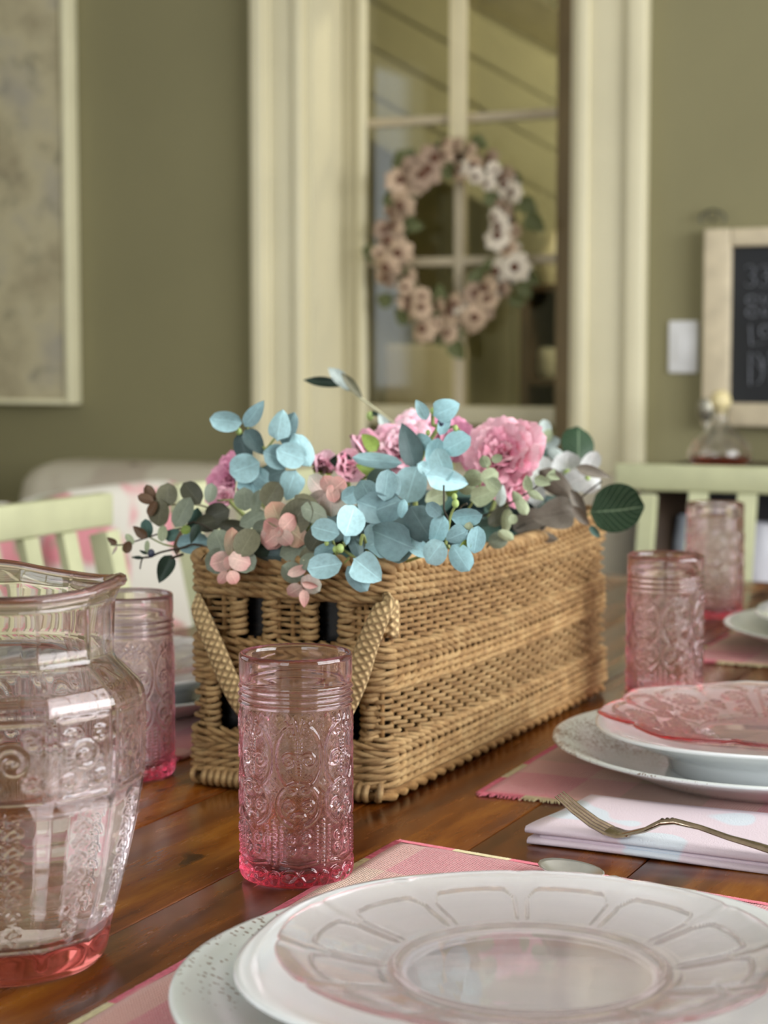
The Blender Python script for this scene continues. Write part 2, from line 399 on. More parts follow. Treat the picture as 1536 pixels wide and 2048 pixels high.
# ================================================================== WREATH
wc = at_y(905, 478, DY-.03)
wr = empty('flower_wreath', wc, 'oval wreath of tan and cream blooms hanging on the glass door', 'wreath')
M['vine'] = plain('vine_brown', (84, 66, 46), .8, .2)
M['bloom_tan'] = plain('bloom_tan', (190, 164, 138), .8, .18, 60); M['bloom_cream'] = plain('bloom_cream', (226, 214, 196), .8, .1, 60)
M['bloom_rose'] = plain('bloom_mauve', (160, 136, 116), .8, .18, 60); M['bloom_core'] = plain('bloom_core', (96, 62, 44), .8, .2, 60)
M['wreath_leaf'] = plain('wreath_leaf', (92, 98, 58), .6, .2, 30)
wrx, wrz = .155, .195
m = MB()
for q in range(3):
    m.tube([(wrx*math.cos(t)+.006*math.cos(7*t+q*2), .008*math.sin(5*t+q*2), wrz*math.sin(t)+.006*math.sin(7*t+q*2)) for t in np.linspace(0, 2*PI, 60)], .005, 6)
m.build('vine_ring', M['vine'], wr)
def petal_bloom(r):
    m = MB()
    for k in range(7):
        a = 2*PI*k/7+random.uniform(-.1, .1); ca, sa = math.cos(a), math.sin(a); vs = []; fs = []
        for i in range(4):
            t = i/3; wd = r*.42*math.sin(PI*(.15+.75*t))
            for j in (-1, 0, 1):
                x = r*(.12+.88*t); y = j*wd; z = -r*.35*t*t - r*.08*abs(j)+r*.2
                vs.append((x*ca-y*sa, -z*.9, x*sa+y*ca))
        for i in range(3):
            for j in range(2): fs.append((i*3+j, i*3+j+1, i*3+j+4, i*3+j+3))
        m.add(vs, fs)
    return m
bp = petal_bloom(.036).build('bloom', M['bloom_tan'], wr)
mc = MB(); mc.ball((0, 0, 0), .011, 8, 5, (1, .7, 1)); cp = mc.build('bloom_center', M['bloom_core'], bp); cp.location = (0, -.010, 0)
for o in (bp, cp): o.material_slots[0].link = 'OBJECT'; o.material_slots[0].material = o.data.materials[0]
first = True
for k in range(66):
    t = 2*PI*k/66+random.uniform(-.05, .05)
    rr = 1+random.uniform(-.2, .2)
    o = bp if first else dup(bp, wr); first = False
    o.location = (wrx*rr*math.cos(t), -.022+random.uniform(-.012, .01), wrz*rr*math.sin(t))
    o.rotation_euler = (random.uniform(-.5, .5), random.uniform(0, 6), random.uniform(-.6, .6)); s = random.uniform(.5, 1.1); o.scale = (s, s, s)
    lightc = math.cos(t) > .2 and random.random() < .6
    o.material_slots[0].link = 'OBJECT'; o.material_slots[0].material = M['bloom_cream'] if lightc else (M['bloom_tan'] if random.random() < .6 else M['bloom_rose'])
def leaf_mesh(name, kind='round', cup=.12, curl=.12, nt=8, thick=0):
    """unit-length leaf, base at origin, along +X, face +Z, UV u along, v across"""
    vs = []; fs = []; uv = []
    for i in range(nt+1):
        t = i/nt
        if kind == 'round': w = .5*math.sqrt(max(0, 1-(2*t-1)**2))*1.0; w = max(w, .03)
        elif kind == 'ovate': w = .40*math.sin(PI*t**.72)**.75 if 0 < t < 1 else .012
        elif kind == 'heart': w = .56*(math.sin(PI*min(1, t**.62)) if t < 1 else 0)**.62 if t > 0 else .05
        else: w = .16*math.sin(PI*t)**.8 if 0 < t < 1 else .01
        for j in range(-3, 4):
            q = j/3
            x = t - (.06*(1-abs(q)) if kind == 'heart' and t == 0 else 0)
            z = cup*(abs(q)**1.6)*w*2*.5 + curl*(-(t-.3)**2+.09) + .012*math.sin(9*t+4*q)
            vs.append((x, q*w, z)); uv.append((t, .5+q*.5))
    for i in range(nt):
        for j in range(6): a = i*7+j; fs.append((a, a+7, a+8, a+1))
    me = bpy.data.meshes.new(name); me.from_pydata(vs, [], fs); me.polygons.foreach_set('use_smooth', [True]*len(me.polygons))
    u = me.uv_layers.new(name='UVMap'); li = np.empty(len(me.loops), dtype=np.int32); me.loops.foreach_get('vertex_index', li)
    u.data.foreach_set('uv', np.asarray(uv, dtype=np.float32)[li].ravel()); me.update(); me.materials.append(None)
    return me
LM = {'round': [leaf_mesh('leaf_round', 'round', c, k) for c, k in ((.18, .15), (-.2, .3), (.3, -.2))],
      'ovate': [leaf_mesh('leaf_ovate', 'ovate', c, k) for c, k in ((.25, .2), (-.2, .35), (.45, .1))],
      'heart': [leaf_mesh('leaf_heart', 'heart', c, k) for c, k in ((.2, .2), (-.15, .3), (.3, .1))],
      'long': [leaf_mesh('leaf_long', 'long', c, k) for c, k in ((.4, .3), (.5, -.2))]}
def leaf_mat(name, c, edge=None, vein=None, rough=.55, veiny=.35, mottled=.1):
    t = NT(name)
    tc = t.n('ShaderNodeTexCoord'); sep = t.n('ShaderNodeSeparateXYZ'); t.l(tc.outputs['UV'], sep.inputs[0])
    u, v = sep.outputs[0], sep.outputs[1]
    av = t.math('ABSOLUTE', t.math('SUBTRACT', v, .5))
    rib = t.math('LESS_THAN', av, .018)
    # side veins: stripes in u - k*|v|
    st = t.math('PINGPONG', t.math('MULTIPLY', t.math('SUBTRACT', u, t.math('MULTIPLY', av, .8)), 8.0), .5)
    sv = t.math('MULTIPLY', t.math('LESS_THAN', st, .05), veiny)
    info = t.n('ShaderNodeObjectInfo'); hv = t.n('ShaderNodeHueSaturation')
    base = lin(c); nz = t.noise(t.coords(), 7, 4)
    lo = tuple(x*(1-mottled*1.5) for x in base[:3])+(1,); hi = tuple(min(1, x*(1+mottled)) for x in base[:3])+(1,)
    col = t.ramp(nz, [(.3, lo), (.7, hi)])
    if edge: col = t.mix(t.ramp(t.math('MULTIPLY', u, 1), [(.35, (0, 0, 0)), (1, (1, 1, 1))]), col, lin(edge))
    hv.inputs['Hue'].default_value = .5; t.l(t.math('MULTIPLY_ADD', info.outputs['Random'], .24, .84), hv.inputs['Value']); t.l(col, hv.inputs['Color'])
    vc = lin(vein) if vein else tuple(min(1, x*1.35+.02) for x in base[:3])+(1,)
    col = t.mix(t.math('MAXIMUM', t.math('MULTIPLY', rib, .7), sv), hv.outputs[0], vc)
    t.set(Base_Color=col, Roughness=rough); t.b.inputs['Specular IOR Level'].default_value = .35
    t.bump(t.math('MAXIMUM', rib, t.math('MULTIPLY', sv, 1.0)), .0006, .6)
    return t.m
LC = {'lb': leaf_mat('leaf_pale_blue', (172, 210, 215), veiny=.10), 'b': leaf_mat('leaf_blue', (148, 188, 194), veiny=.12),
      'bg': leaf_mat('leaf_blue_grey', (122, 152, 156), veiny=.15), 'sl': leaf_mat('leaf_slate', (72, 92, 92), veiny=.15),
      'gg': leaf_mat('leaf_grey_green', (122, 130, 112)), 'ol': leaf_mat('leaf_olive_grey', (106, 104, 82)),
      'do': leaf_mat('leaf_dark_olive', (66, 66, 50)), 'br': leaf_mat('leaf_brown', (96, 72, 52)),
      'te': leaf_mat('leaf_teal', (84, 116, 106)), 'dg': leaf_mat('leaf_dark_green', (38, 66, 42), vein=(130, 150, 120), veiny=.5),
      'dk': leaf_mat('leaf_deep_green', (40, 58, 46)), 'lg': leaf_mat('leaf_pale_green', (170, 180, 146)),
      'tn': leaf_mat('leaf_tan', (166, 150, 122), edge=(190, 140, 120)), 'pk': leaf_mat('leaf_pink_tip', (208, 178, 166), edge=(212, 160, 154)),
      'pp': leaf_mat('leaf_pale_pink', (200, 178, 168), edge=(176, 180, 164)), 'sa': leaf_mat('leaf_salmon', (216, 172, 160), edge=(210, 148, 142)),
      'gb': leaf_mat('leaf_grey_brown', (128, 120, 108), vein=(84, 76, 66), veiny=.5), 'wh': leaf_mat('petal_white', (226, 228, 226), rough=.6, veiny=.05),
      'wl': leaf_mat('leaf_silver', (196, 208, 204)), 'mk': leaf_mat('leaf_midgreen', (120, 140, 60))}
M['leafw'] = M['wreath_leaf']
for k in range(46):
    t = random.uniform(0, 2*PI); rr = 1+random.choice((-.2, .22))+random.uniform(-.05, .05)
    o = bpy.data.objects.new('leaf', LM['ovate'][k % 3]); COL.objects.link(o); o.parent = wr
    o.location = (wrx*rr*math.cos(t), -.012, wrz*rr*math.sin(t)); s = random.uniform(.04, .06); o.scale = (s, s, s)
    o.rotation_euler = (PI/2+random.uniform(-.5, .5), random.uniform(0, 6), 0)
    o.material_slots[0].link = 'OBJECT'; o.material_slots[0].material = M['wreath_leaf']
ra = at_y(897, 300, DY-.02); rb = at_y(932, 300, DY-.02)
m = MB(); m.box(ra.x, rb.x, DY-.016, DY-.0145, wc.z+wrz-.02, 2.097, .0005)
o = m.build('ribbon', plain('cream_ribbon', (226, 214, 176), .6, .04), wr); o.location = -wc

# ================================================================== TABLE
def table_wood():
    t = NT('table_wood'); info = t.n('ShaderNodeObjectInfo')
    tc = t.n('ShaderNodeTexCoord'); mp = t.n('ShaderNodeMapping'); t.l(tc.outputs['Object'], mp.inputs[0])
    mp.inputs['Scale'].default_value = (1, .16, 1); mp.inputs['Rotation'].default_value = (0, 0, math.radians(-14))
    off = t.n('ShaderNodeCombineXYZ'); t.l(t.math('MULTIPLY', info.outputs['Random'], 20), off.inputs[0]); t.l(t.math('MULTIPLY', info.outputs['Random'], 7), off.inputs[1])
    t.l(off.outputs[0], mp.inputs['Location'])
    v = mp.outputs[0]
    big = t.noise(v, 9, 4, .55); fine = t.noise(v, 75, 5, .65)
    wv = t.n('ShaderNodeTexWave', wave_type='BANDS', bands_direction='X'); t.l(v, wv.inputs['Vector']); wv.inputs['Scale'].default_value = 9; wv.inputs['Distortion'].default_value = 9; wv.inputs['Detail'].default_value = 3; wv.inputs['Detail Scale'].default_value = 1.2
    f = t.math('ADD', t.math('MULTIPLY', big, .58), t.math('ADD', t.math('MULTIPLY', fine, .34), t.math('MULTIPLY', wv.outputs[0], .08)))
    c = t.ramp(f, [(.34, lin((44, 18, 4))), (.45, lin((84, 38, 8))), (.54, lin((118, 62, 14))), (.68, lin((150, 92, 26)))])
    sp = t.noise(t.coords(scale=(1, .45, 1)), 26, 3, .6)
    c = t.mix(t.ramp(sp, [(.27, (.75, .75, .75)), (.32, (0, 0, 0))]), c, lin((26, 14, 8)))
    hv = t.n('ShaderNodeHueSaturation'); t.l(c, hv.inputs['Color']); t.l(t.math('MULTIPLY_ADD', info.outputs['Random'], .35, .82), hv.inputs['Value'])
    t.set(Base_Color=hv.outputs[0], Roughness=t.math('MULTIPLY_ADD', fine, .25, .12)); t.b.inputs['Specular IOR Level'].default_value = .4
    t.set(Coat_Weight=.08, Coat_Roughness=.12)
    t.bump(fine, .0005, .35); return t.m
M['table'] = table_wood()
TX0, TX1, TY0, TY1 = -1.19, -.12, .25, 2.75
tb = empty('dining_table', ((TX0+TX1)/2, (TY0+TY1)/2, 0), 'long honey brown plank dining table with a glossy worn top', 'table')
n = 9; pw = (TX1-TX0)/n
for k in range(n):
    m = MB(); m.box(TX0+k*pw+.0005, TX0+(k+1)*pw-.0005, TY0+.10, TY1-.10, TZ-.035, TZ, .0012); m.build('plank', M['table'], tb)
for y in (TY0, TY1-.0995):
    m = MB(); m.box(TX0, TX1, y, y+.0995, TZ-.036, TZ, .002); m.build('end_board', M['table'], tb)
m = MB()
for x in (TX0+.12, TX1-.145): m.box(x, x+.025, TY0+.14, TY1-.14, TZ-.095, TZ-.036)
for y in (TY0+.14, TY1-.165): m.box(TX0+.145, TX1-.145, y, y+.025, TZ-.095, TZ-.036)
m.build('apron', M['dark_wood'], tb, smooth=False)
for x in (-.80, -.58):
    for y in (.75, 2.2):
        m = MB(); m.box(x, x+.07, y, y+.07, 0, TZ-.036, .004); m.build('leg', M['dark_wood'], tb)
rebase(tb)

# ================================================================== CHAIRS
M['green'] = plain('pale_green_chair_paint', (196, 198, 160), .45, .08, 20, .0005, 60)
M['green_worn'] = M['green']
def chair(label, loc, rz, W=.45, H=.918, slats=4, over=0, dep=.42):
    """local: back at y=0 plane, seat towards -y... faces -Y; x across"""
    r = empty('slat_back_chair', loc, label, 'chair', 'pale green slat back chairs', rz)
    tilt = .10
    def bk(z): return tilt*(z-.45)/.45 if z > .45 else 0.0
    for sx in (-1, 1):
        m = MB(); x = sx*(W/2-.018)
        m.tube([(x, .02, 0), (x, .0, .25), (x, bk(.45), .45), (x, bk(.7), .7), (x, bk(H-.10), H-.10), (x, bk(H-.05), H-.05)], [.020]*6, 4, flat=[.017]*6, up=(1, 1, 0))
        m.build('back_post', M['green'], r, smooth=False)
        m = MB(); m.box(x-.018, x+.018, -dep, -dep+.036, 0, .43, .003); m.build('front_leg', M['green'], r)
    m = MB(); zc = H-.024; 
    m.box(-W/2-over, W/2+over, bk(zc)-.010, bk(zc)+.012, H-.043, H, .004); m.build('crest_rail', M['green'], r)
    m = MB(); m.box(-W/2+.037, W/2-.037, bk(.53)-.010, bk(.53)+.010, .50, .55, .003); m.build('lower_rail', M['green'], r)
    inner = W-.072; sw_ = .030; gap = (inner-slats*sw_)/(slats+1)
    for k in range(slats):
        x = -inner/2+gap*(k+1)+sw_*(k+.5)
        m = MB(); z0, z1 = .5505, H-.0435
        vs = [(x+dx, bk(z)+dy, z) for z in (z0, z1) for dx, dy in ((-sw_/2, -.006), (sw_/2, -.006), (sw_/2, .006), (-sw_/2, .006))]
        m.add(vs, [(0, 1, 5, 4), (1, 2, 6, 5), (2, 3, 7, 6), (3, 0, 4, 7), (4, 5, 6, 7), (3, 2, 1, 0)]); m.build('slat', M['green'], r, smooth=False)
    m = MB(); m.box(-W/2, W/2, -dep, -.019, .431, .46, .008); m.build('seat', M['green'], r)
    m = MB()
    for sx in (-1, 1): m.box(sx*(W/2-.018)-.008, sx*(W/2-.018)+.008, -dep+.036, -.018, .20, .225)
    m.box(-W/2+.026, W/2-.026, -.23, -.21, .205, .222); m.build('stretcher', M['green'], r)
    return r
# left side chairs face +X ; local -Y -> +X  => rz = +90deg ; back plane offset
BXL = -1.25
chair('pale green slat back chair on the left, in front of the floral settee', (BXL, 1.835, 0), PI/2)
chair('pale green slat back chair partly hidden behind the flower basket', (BXL, 2.455, 0), PI/2, dep=.33)
wl_ = at_y(1222, 940, 2.93).x
chair('pale green slat back armchair at the far head of the table', (wl_+.30, 2.86, 0), 0, W=.52, over=.04, slats=5, dep=.33)

# ================================================================== settee, sofa, sideboard
def floral(name, base=(226, 222, 212), sp=(226, 150, 160), sp2=(120, 84, 84), scale=6):
    t = NT(name); v = t.coords()
    a = t.noise(v, scale, 2, .4); b = t.noise(v, scale*1.7, 2, .4)
    c = t.mix(t.ramp(a, [(.55, (0, 0, 0)), (.60, (1, 1, 1))]), lin(base), lin(sp))
    c = t.mix(t.ramp(b, [(.64, (0, 0, 0)), (.68, (.7, .7, .7))]), c, lin(sp2))
    t.set(Base_Color=c, Roughness=.9); t.bump(t.noise(v, 400, 2), .0005); return t.m
M['floral'] = floral('floral_cotton', sp2=(150, 160, 130)); M['floral_dim'] = floral('floral_sofa_cloth', (204, 196, 178), (188, 176, 160), (120, 96, 88), 5)
def cushion(name, c, size, mat, parent, n=14, p=.45):
    """pillow: superellipsoid box"""
    P = np.zeros((n+1, 2*n, 3))
    for i in range(n+1):
        th = -PI/2+PI*i/n
        for j in range(2*n):
            ph = 2*PI*j/(2*n)
            f = lambda w, e: math.copysign(abs(w)**e, w)
            P[i, j] = (c[0]+size[0]/2*f(math.cos(th), p)*f(math.cos(ph), p), c[1]+size[1]/2*f(math.cos(th), p)*f(math.sin(ph), p), c[2]+size[2]/2*f(math.sin(th), p))
    return grid_np(name, P, mat, parent)
# settee behind the left chairs, facing the table
st = empty('floral_settee', (-1.86, 2.1, 0), 'white settee with pink floral cloth behind the left green chairs', 'settee')
m = MB(); m.box(-2.2, -1.62, 1.2, 3.15, .12, .42, .03); m.build('seat_base', M['floral'], st)
m = MB(); m.box(-2.2, -2.02, 1.2, 3.15, .42, .80, .05); m.build('settee_back', M['floral'], st)
for y0, y1 in ((1.22, 1.86), (1.87, 2.50), (2.51, 3.13)):
    m = MB(); m.box(-2.0, -1.62, y0, y1, .421, .52, .03); m.build('seat_cushion', M['floral'], st)
for x in (-2.16, -1.70):
    for y in (1.26, 3.05):
        m = MB(); m.box(x, x+.05, y, y+.05, 0, .119); m.build('leg', M['dark_wood'], st, smooth=False)
rebase(st)
def on_settee(yc, w, h, label):
    o = cushion('pillow', (0, 0, 0), (.14, w, h), M['floral'], None, 14, .35); o.location = (-1.87, yc, .525+h/2); o.rotation_euler = (0, -.16, 0)
    tag(o, label, 'pillow', 'floral pillows on the settee'); return o
on_settee(1.80, .60, .34, 'pink and white floral pillow seen through the slats of the left chair')
on_settee(2.37, .46, .33, 'floral pillow behind the right post of the left green chair')
on_settee(2.87, .48, .335, 'pink and white floral pillow showing between the two left green chairs')
# sofa at the far wall
so = empty('cream_sofa', (-2.3, 3.7, 0), 'low cream sofa with faded blossoms against the far wall', 'sofa')
xa = at_y(18, 950, 3.72).x; xb = -1.15; zt_ = at_y(250, 940, 3.55).z
m = MB(); m.box(xa, xb, 3.25, 3.98, .12, .42, .04); m.build('sofa_base', M['floral_dim'], so)
m = MB(); m.box(xa, xb, 3.70, 3.98, .42, zt_, .09); m.build('sofa_back', M['floral_dim'], so)
for a, b in ((xa, xa+.16), (xb-.16, xb)):
    m = MB(); m.box(a, b, 3.25, 3.70, .42, .62, .06); m.build('arm', M['floral_dim'], so)
wm = (xa+xb)/2
for a, b in ((xa+.165, wm-.003), (wm+.003, xb-.165)):
    m = MB(); m.box(a, b, 3.22, 3.695, .421, .54, .035); m.build('seat_cushion', M['floral_dim'], so)
for x in (xa+.05, xb-.1):
    for y in (3.3, 3.88): m = MB(); m.box(x, x+.05, y, y+.05, 0, .119); m.build('leg', M['dark_wood'], so, smooth=False)
rebase(so)
# sideboard by the far wall, right
sx0 = at_y(1285, 1000, 3.62).x; sx1 = sx0+1.25; sz = at_y(1440, 937, 3.75).z
sb = empty('sideboard', (sx0+.6, 3.8, 0), 'brown wooden sideboard with open shelf behind the far green chair', 'sideboard')
m = MB(); m.box(sx0-.02, sx1+.02, 3.58, 4.02, sz-.03, sz, .004); m.build('sideboard_top', M['dark_wood'], sb)
for a in (sx0, sx1-.03): m = MB(); m.box(a, a+.03, 3.6, 4.0, 0, sz-.031); m.build('side_panel', M['dark_wood'], sb, smooth=False)
m = MB(); m.box(sx0+.031, sx1-.031, 3.985, 4.0, 0.05, sz-.031); m.build('back_panel', plain('sideboard_back', (84, 82, 84), .6), sb, smooth=False)
for z in (sz-.25, sz-.47, .08): m = MB(); m.box(sx0+.031, sx1-.031, 3.6, 3.984, z, z+.022); m.build('shelf', M['shelf_wood'], sb, smooth=False)
rebase(sb)
whiteware = (218, 220, 218)
for i, (px_, r, h, c, nm, lb) in enumerate(((1385, .045, .13, (198, 208, 220), 'jar', 'pale blue jar on the top shelf of the sideboard, leftmost'), (1440, .042, .14, whiteware, 'jar', 'white jar on the top shelf of the sideboard'), (1515, .045, .12, (206, 206, 214), 'cup', 'grey white cup on the top shelf of the sideboard'))):
    p = at_y(px_, 1040, 3.72); small_vessel(nm, (p.x, 3.74, sz-.2275), r, h, c, lb, 'cup' if nm == 'cup' else 'jar', neck=.85)
for px_, lb in ((1395, 'white basin on the lower shelf of the sideboard, left one'), (1520, 'white basin on the lower shelf of the sideboard, right one')):
    p = at_y(px_, 1150, 3.72); small_vessel('basin', (p.x, 3.78, sz-.4475), .06, .15, (214, 212, 200), lb, 'basin', neck=1)

# ================================================================== GLASS MATERIALS
def glass_mat(name, tint, density, rough=.0, thin=0.0, ior=1.5, surf=(1, 1, 1)):
    t = NT(name); g = t.n('ShaderNodeBsdfGlass'); g.inputs['Color'].default_value = surf+(1,); g.inputs['IOR'].default_value = ior
    nz = t.noise(t.coords(), 30, 2); g.inputs['Roughness'].default_value = rough
    if rough: t.l(t.math('MULTIPLY', nz, rough*2), g.inputs['Roughness'])
    out = g.outputs[0]
    if thin:
        tr = t.n('ShaderNodeBsdfTransparent'); tr.inputs[0].default_value = surf+(1,); mx = t.n('ShaderNodeMixShader'); mx.inputs[0].default_value = thin
        t.l(g.outputs[0], mx.inputs[1]); t.l(tr.outputs[0], mx.inputs[2]); out = mx.outputs[0]
    t.l(out, t.o.inputs['Surface'])
    if density:
        va = t.n('ShaderNodeVolumeAbsorption'); va.inputs['Color'].default_value = tint+(1,); va.inputs['Density'].default_value = density
        t.l(va.outputs[0], t.o.inputs['Volume'])
    return t.m
M['pink_glass'] = glass_mat('pink_pressed_glass', (.97, .55, .67), 66, 0, .10)
M['plate_glass'] = glass_mat('pink_plate_glass', (.96, .48, .52), 15, 0, .25)
M['plate_glass_b'] = glass_mat('deep_pink_plate_glass', (.97, .42, .46), 50, 0, .12)
M['jug_glass'] = glass_mat('pale_pink_glass', (.93, .60, .56), 40, 0, .10)
M['water'] = glass_mat('water', (.97, .95, .95), 3, 0, .0, 1.33)

# relief from curves
def spiral(cx, cz, r, turns, a0, d=1, n=40, r0=.15):
    return [(cx+r*(r0+(1-r0)*t)*math.cos(a0+d*2*PI*turns*t), cz+r*(r0+(1-r0)*t)*math.sin(a0+d*2*PI*turns*t)) for t in np.linspace(0, 1, n)]
def seg(*p, n=10):
    out = []
    for a, b in zip(p[:-1], p[1:]): out += [(a[0]+(b[0]-a[0])*t, a[1]+(b[1]-a[1])*t) for t in np.linspace(0, 1, n, endpoint=False)]
    return out+[p[-1]]
def ellip(cx, cz, rx, rz, a0=0, a1=360, n=30): return [(cx+rx*math.cos(math.radians(a)), cz+rz*math.sin(math.radians(a))) for a in np.linspace(a0, a1, n)]
def relief(XY, pts, sig, amp):
    """XY (...,2) tile coordinates; returns max gaussian ridge"""
    P = np.asarray(pts); sh = XY.shape[:-1]; q = XY.reshape(-1, 2); out = np.zeros(len(q))
    for i in range(0, len(q), 4000):
        d2 = ((q[i:i+4000, None, :]-P[None])**2).sum(-1).min(1); out[i:i+4000] = amp*np.exp(-d2/(2*sig*sig))
    return out.reshape(sh)

# ================================================================== TUMBLERS
def tumbler():
    R = .0362; H = .147; NT_ = 7; per = 52; nu = NT_*per; tile = 2*PI*R/NT_
    z = np.concatenate([np.linspace(.0, .004, 4), np.linspace(.005, .112, 190), np.linspace(.113, .130, 34), np.linspace(.132, H-.001, 6)])
    x = (np.arange(per)/per-.5)*tile
    half = []
    h = tile/2
    half += spiral(.0062, .083, .0052, 1.6, -1.2, 1) + spiral(.0052, .102, .0035, 1.4, 0, -1)
    half += ellip(0, .085, h*.93, .022, -80, 80, 50) + seg((.0005, .074), (.0015, .096)) + seg((0, .098), (.003, .110)) + seg((.0025, .097), (.008, .108))
    half += spiral(.006, .054, .0040, 1.5, 2, -1) + spiral(.0045, .064, .003, 1.3, 1, 1) + ellip(0, .055, h*.85, .014, -70, 85, 40) + ellip(.0, .0465, .004, .003, 0, 180, 12)
    half += seg((h*.72, .040), (h*.72, .018), (0, .016)) + spiral(.0045, .033, .0026, 1.2, 0, 1) + spiral(.0045, .025, .0026, 1.2, 2, -1) + seg((h*.98, .044), (h*.98, .015))
    half += ellip(.006, .009, .005, .004) + ellip(0, .0055, .003, .003) + ellip(h, .007, .003, .004, 90, 270)
    pts = half+[(-a, b) for a, b in half]
    X, Z = np.meshgrid(x, z); g = relief(np.stack([X, Z], -1), pts, .0006, .0012)
    # fine pebbling between the scrolls
    peb = .00005*(np.sin(X*2*PI/tile*9)*np.sin(Z*1900)+np.sin(X*2*PI/tile*5+1)*np.sin(Z*1300+2))
    fade = np.clip((z-.002)/.004, 0, 1)*np.clip((.112-z)/.004, 0, 1)
    g = (g+peb)*fade[:, None]
    g = np.tile(g, (1, NT_))
    rr = np.where(z < .004, R-.004+.004*np.sqrt(np.clip(1-((.004-z)/.004)**2, 0, 1)), R)
    rr = rr + .0011*np.exp(-((z-.116)/.0011)**2)+.0011*np.exp(-((z-.121)/.0011)**2)+.0011*np.exp(-((z-.126)/.0011)**2)+.0004*(z > .130)
    # faceted base
    th = 2*PI*np.arange(nu)/nu
    rad = rr[:, None]+g
    def ring(rv, zv): return np.stack([rv*np.cos(th), rv*np.sin(th), np.full(nu, zv)], -1)
    rows = [ring(.0002, .0), ring(R*.6, .0)]
    rows = [np.stack([rad[i]*np.cos(th), rad[i]*np.sin(th), np.full(nu, z[i])], -1) for i in range(len(z))]
    rows = [ring(.0003, .0018), ring(R*.7, .0015), ring(R*.8, 0)]+rows
    for r_, z_ in ((R-.0004, H), (R-.0014, H+.0004), (R-.0023, H-.0003), (R-.0028, H-.004), (R-.0030, .09), (R-.0032, .05), (R-.0036, .02), (R-.006, .0105), (R-.012, .009), (.0003, .0085)): rows.append(ring(r_, z_))
    return np.stack(rows)
TP = tumbler()
t0 = grid_np('pink_tumbler', TP, M['pink_glass'])
tl_ = [(-.554, 1.063, .3, 'pink embossed glass tumbler standing before the wicker basket, nearest one'),
      (-.812, 1.267, 1.4, 'pink embossed glass tumbler between the glass pitcher and the basket'),
      (-.503, 1.731, 2.2, 'pink embossed glass tumbler behind the scalloped plate, right of the basket'),
      (-.620, 2.357, .9, 'farthest blurred pink tumbler, before the far green chair')]
for i, (x, y, r, lb) in enumerate(tl_):
    o = t0 if i == 0 else t0.copy()
    if i: COL.objects.link(o)
    o.location = (x, y, TZ+.0004); o.rotation_euler = (0, 0, r); tag(o, lb, 'glass', 'pink embossed tumblers')

# ================================================================== PITCHER
def pitcher():
    n = 12; per = 30; nu = n*per; th = 2*PI*np.arange(nu)/nu - PI/n*0
    prof = [(.0003, .004), (.038, .003), (.046, 0), (.053, .001), (.0565, .006), (.0585, .016)]
    def R(z):
        zs_ = [.006, .016, .05, .08, .104, .13, .152, .156, .1705, .174, .20, .213]; rs = [.0565, .0580, .0672, .0742, .0785, .0798, .0798, .0785, .0645, .0628, .0625, .0630]
        return np.interp(z, zs_, rs)
    zz = np.concatenate([np.linspace(.02, .156, 150), np.linspace(.158, .176, 14), np.linspace(.180, .204, 10)])
    # facet
    ph = (th % (2*PI/n))-PI/n
    fac = np.cos(PI/n)/np.cos(ph)
    tilew = 2*PI*.079/n; u = (ph/(2*PI/n))   # -.5..+.5
    X, Z = np.meshgrid(u[:per]*tilew, zz)
    h = tilew/2
    P1 = seg((h*.72, .106), (h*.72, .148), (-h*.72, .148), (-h*.72, .106), (h*.72, .106), n=24)
    P1 += spiral(0, .127, .010, 1.6, 0, 1) + spiral(.010, .138, .004, 1.2, 1) + spiral(-.010, .138, .004, 1.2, 2, -1) + spiral(.010, .115, .004, 1.2, 1, -1) + spiral(-.010, .115, .004, 1.2, 2, 1)
    for k in range(8):
        zc = .098-.0095*k; P1 += ellip(0, zc, .0038, .0030, 0, 180, 10) + ellip(0, zc-.003, .0015, .0028, 0, 360, 8)
    g = relief(np.stack([X, Z], -1), P1, .0006, .0013); g = np.tile(g, (1, n))
    rad = R(zz)[:, None]*(.25+.75*fac[None, :]) + g
    sp = np.exp(-((((th+PI) % (2*PI))-PI)/.38)**2)
    def flare(z): return np.clip((z-.172)/.035, 0, 1)**1.5
    rad = rad + .0015*sp[None, :]*flare(zz)[:, None]
    rows = []
    def ringv(rv, zv): return np.stack([rv*np.cos(th), rv*np.sin(th), np.broadcast_to(zv, (nu,))], -1)
    for r_, z_ in prof: rows.append(ringv(np.full(nu, r_), z_))
    for i in range(len(zz)): rows.append(ringv(rad[i], zz[i]))
    base = .0628*(.6+.4*fac)+.0035*sp; zt2 = .206+.0035*sp+.005*np.exp(-((th-1.9)/.5)**2)+.001*np.cos(3*th+.4)
    for dr, dz in ((.0005, 0), (.0028, .001), (.0042, .0035), (.0036, .0062), (.0008, .0075), (-.0022, .0064), (-.0036, .003), (-.0042, -.002)): rows.append(ringv(base+dr, zt2+dz))
    W_ = .0042
    inner = []
    for z_ in np.linspace(.198, .022, 30): 
        r_ = np.interp(z_, [.02, .05, .08, .104, .13, .150, .158, .170, .176, .2], [.0545, .0645, .0705, .0740, .0750, .0748, .0735, .0610, .0592, .0588])
        rows.append(ringv(r_*(.5+.5*fac)+.0015*sp*float(flare(z_)), z_))
    rows += [ringv(np.full(nu, .046), .0165), ringv(np.full(nu, .03), .015), ringv(np.full(nu, .0003), .0148)]
    return np.stack(rows), fac
PP, fac = pitcher()
PC = (-.625, .846, TZ+.0004)
pj = empty('glass_pitcher', PC, 'large pale pink panelled glass pitcher half full of water', 'pitcher', rz=YAW)
grid_np('pitcher_body', PP, M['jug_glass'], pj)
m = MB()
hp = []
for t in np.linspace(0, 1, 22):
    a = PI*t; hp.append((-.0640-.048*math.sin(a)**.8-(.012*t), 0, .190-.125*t))
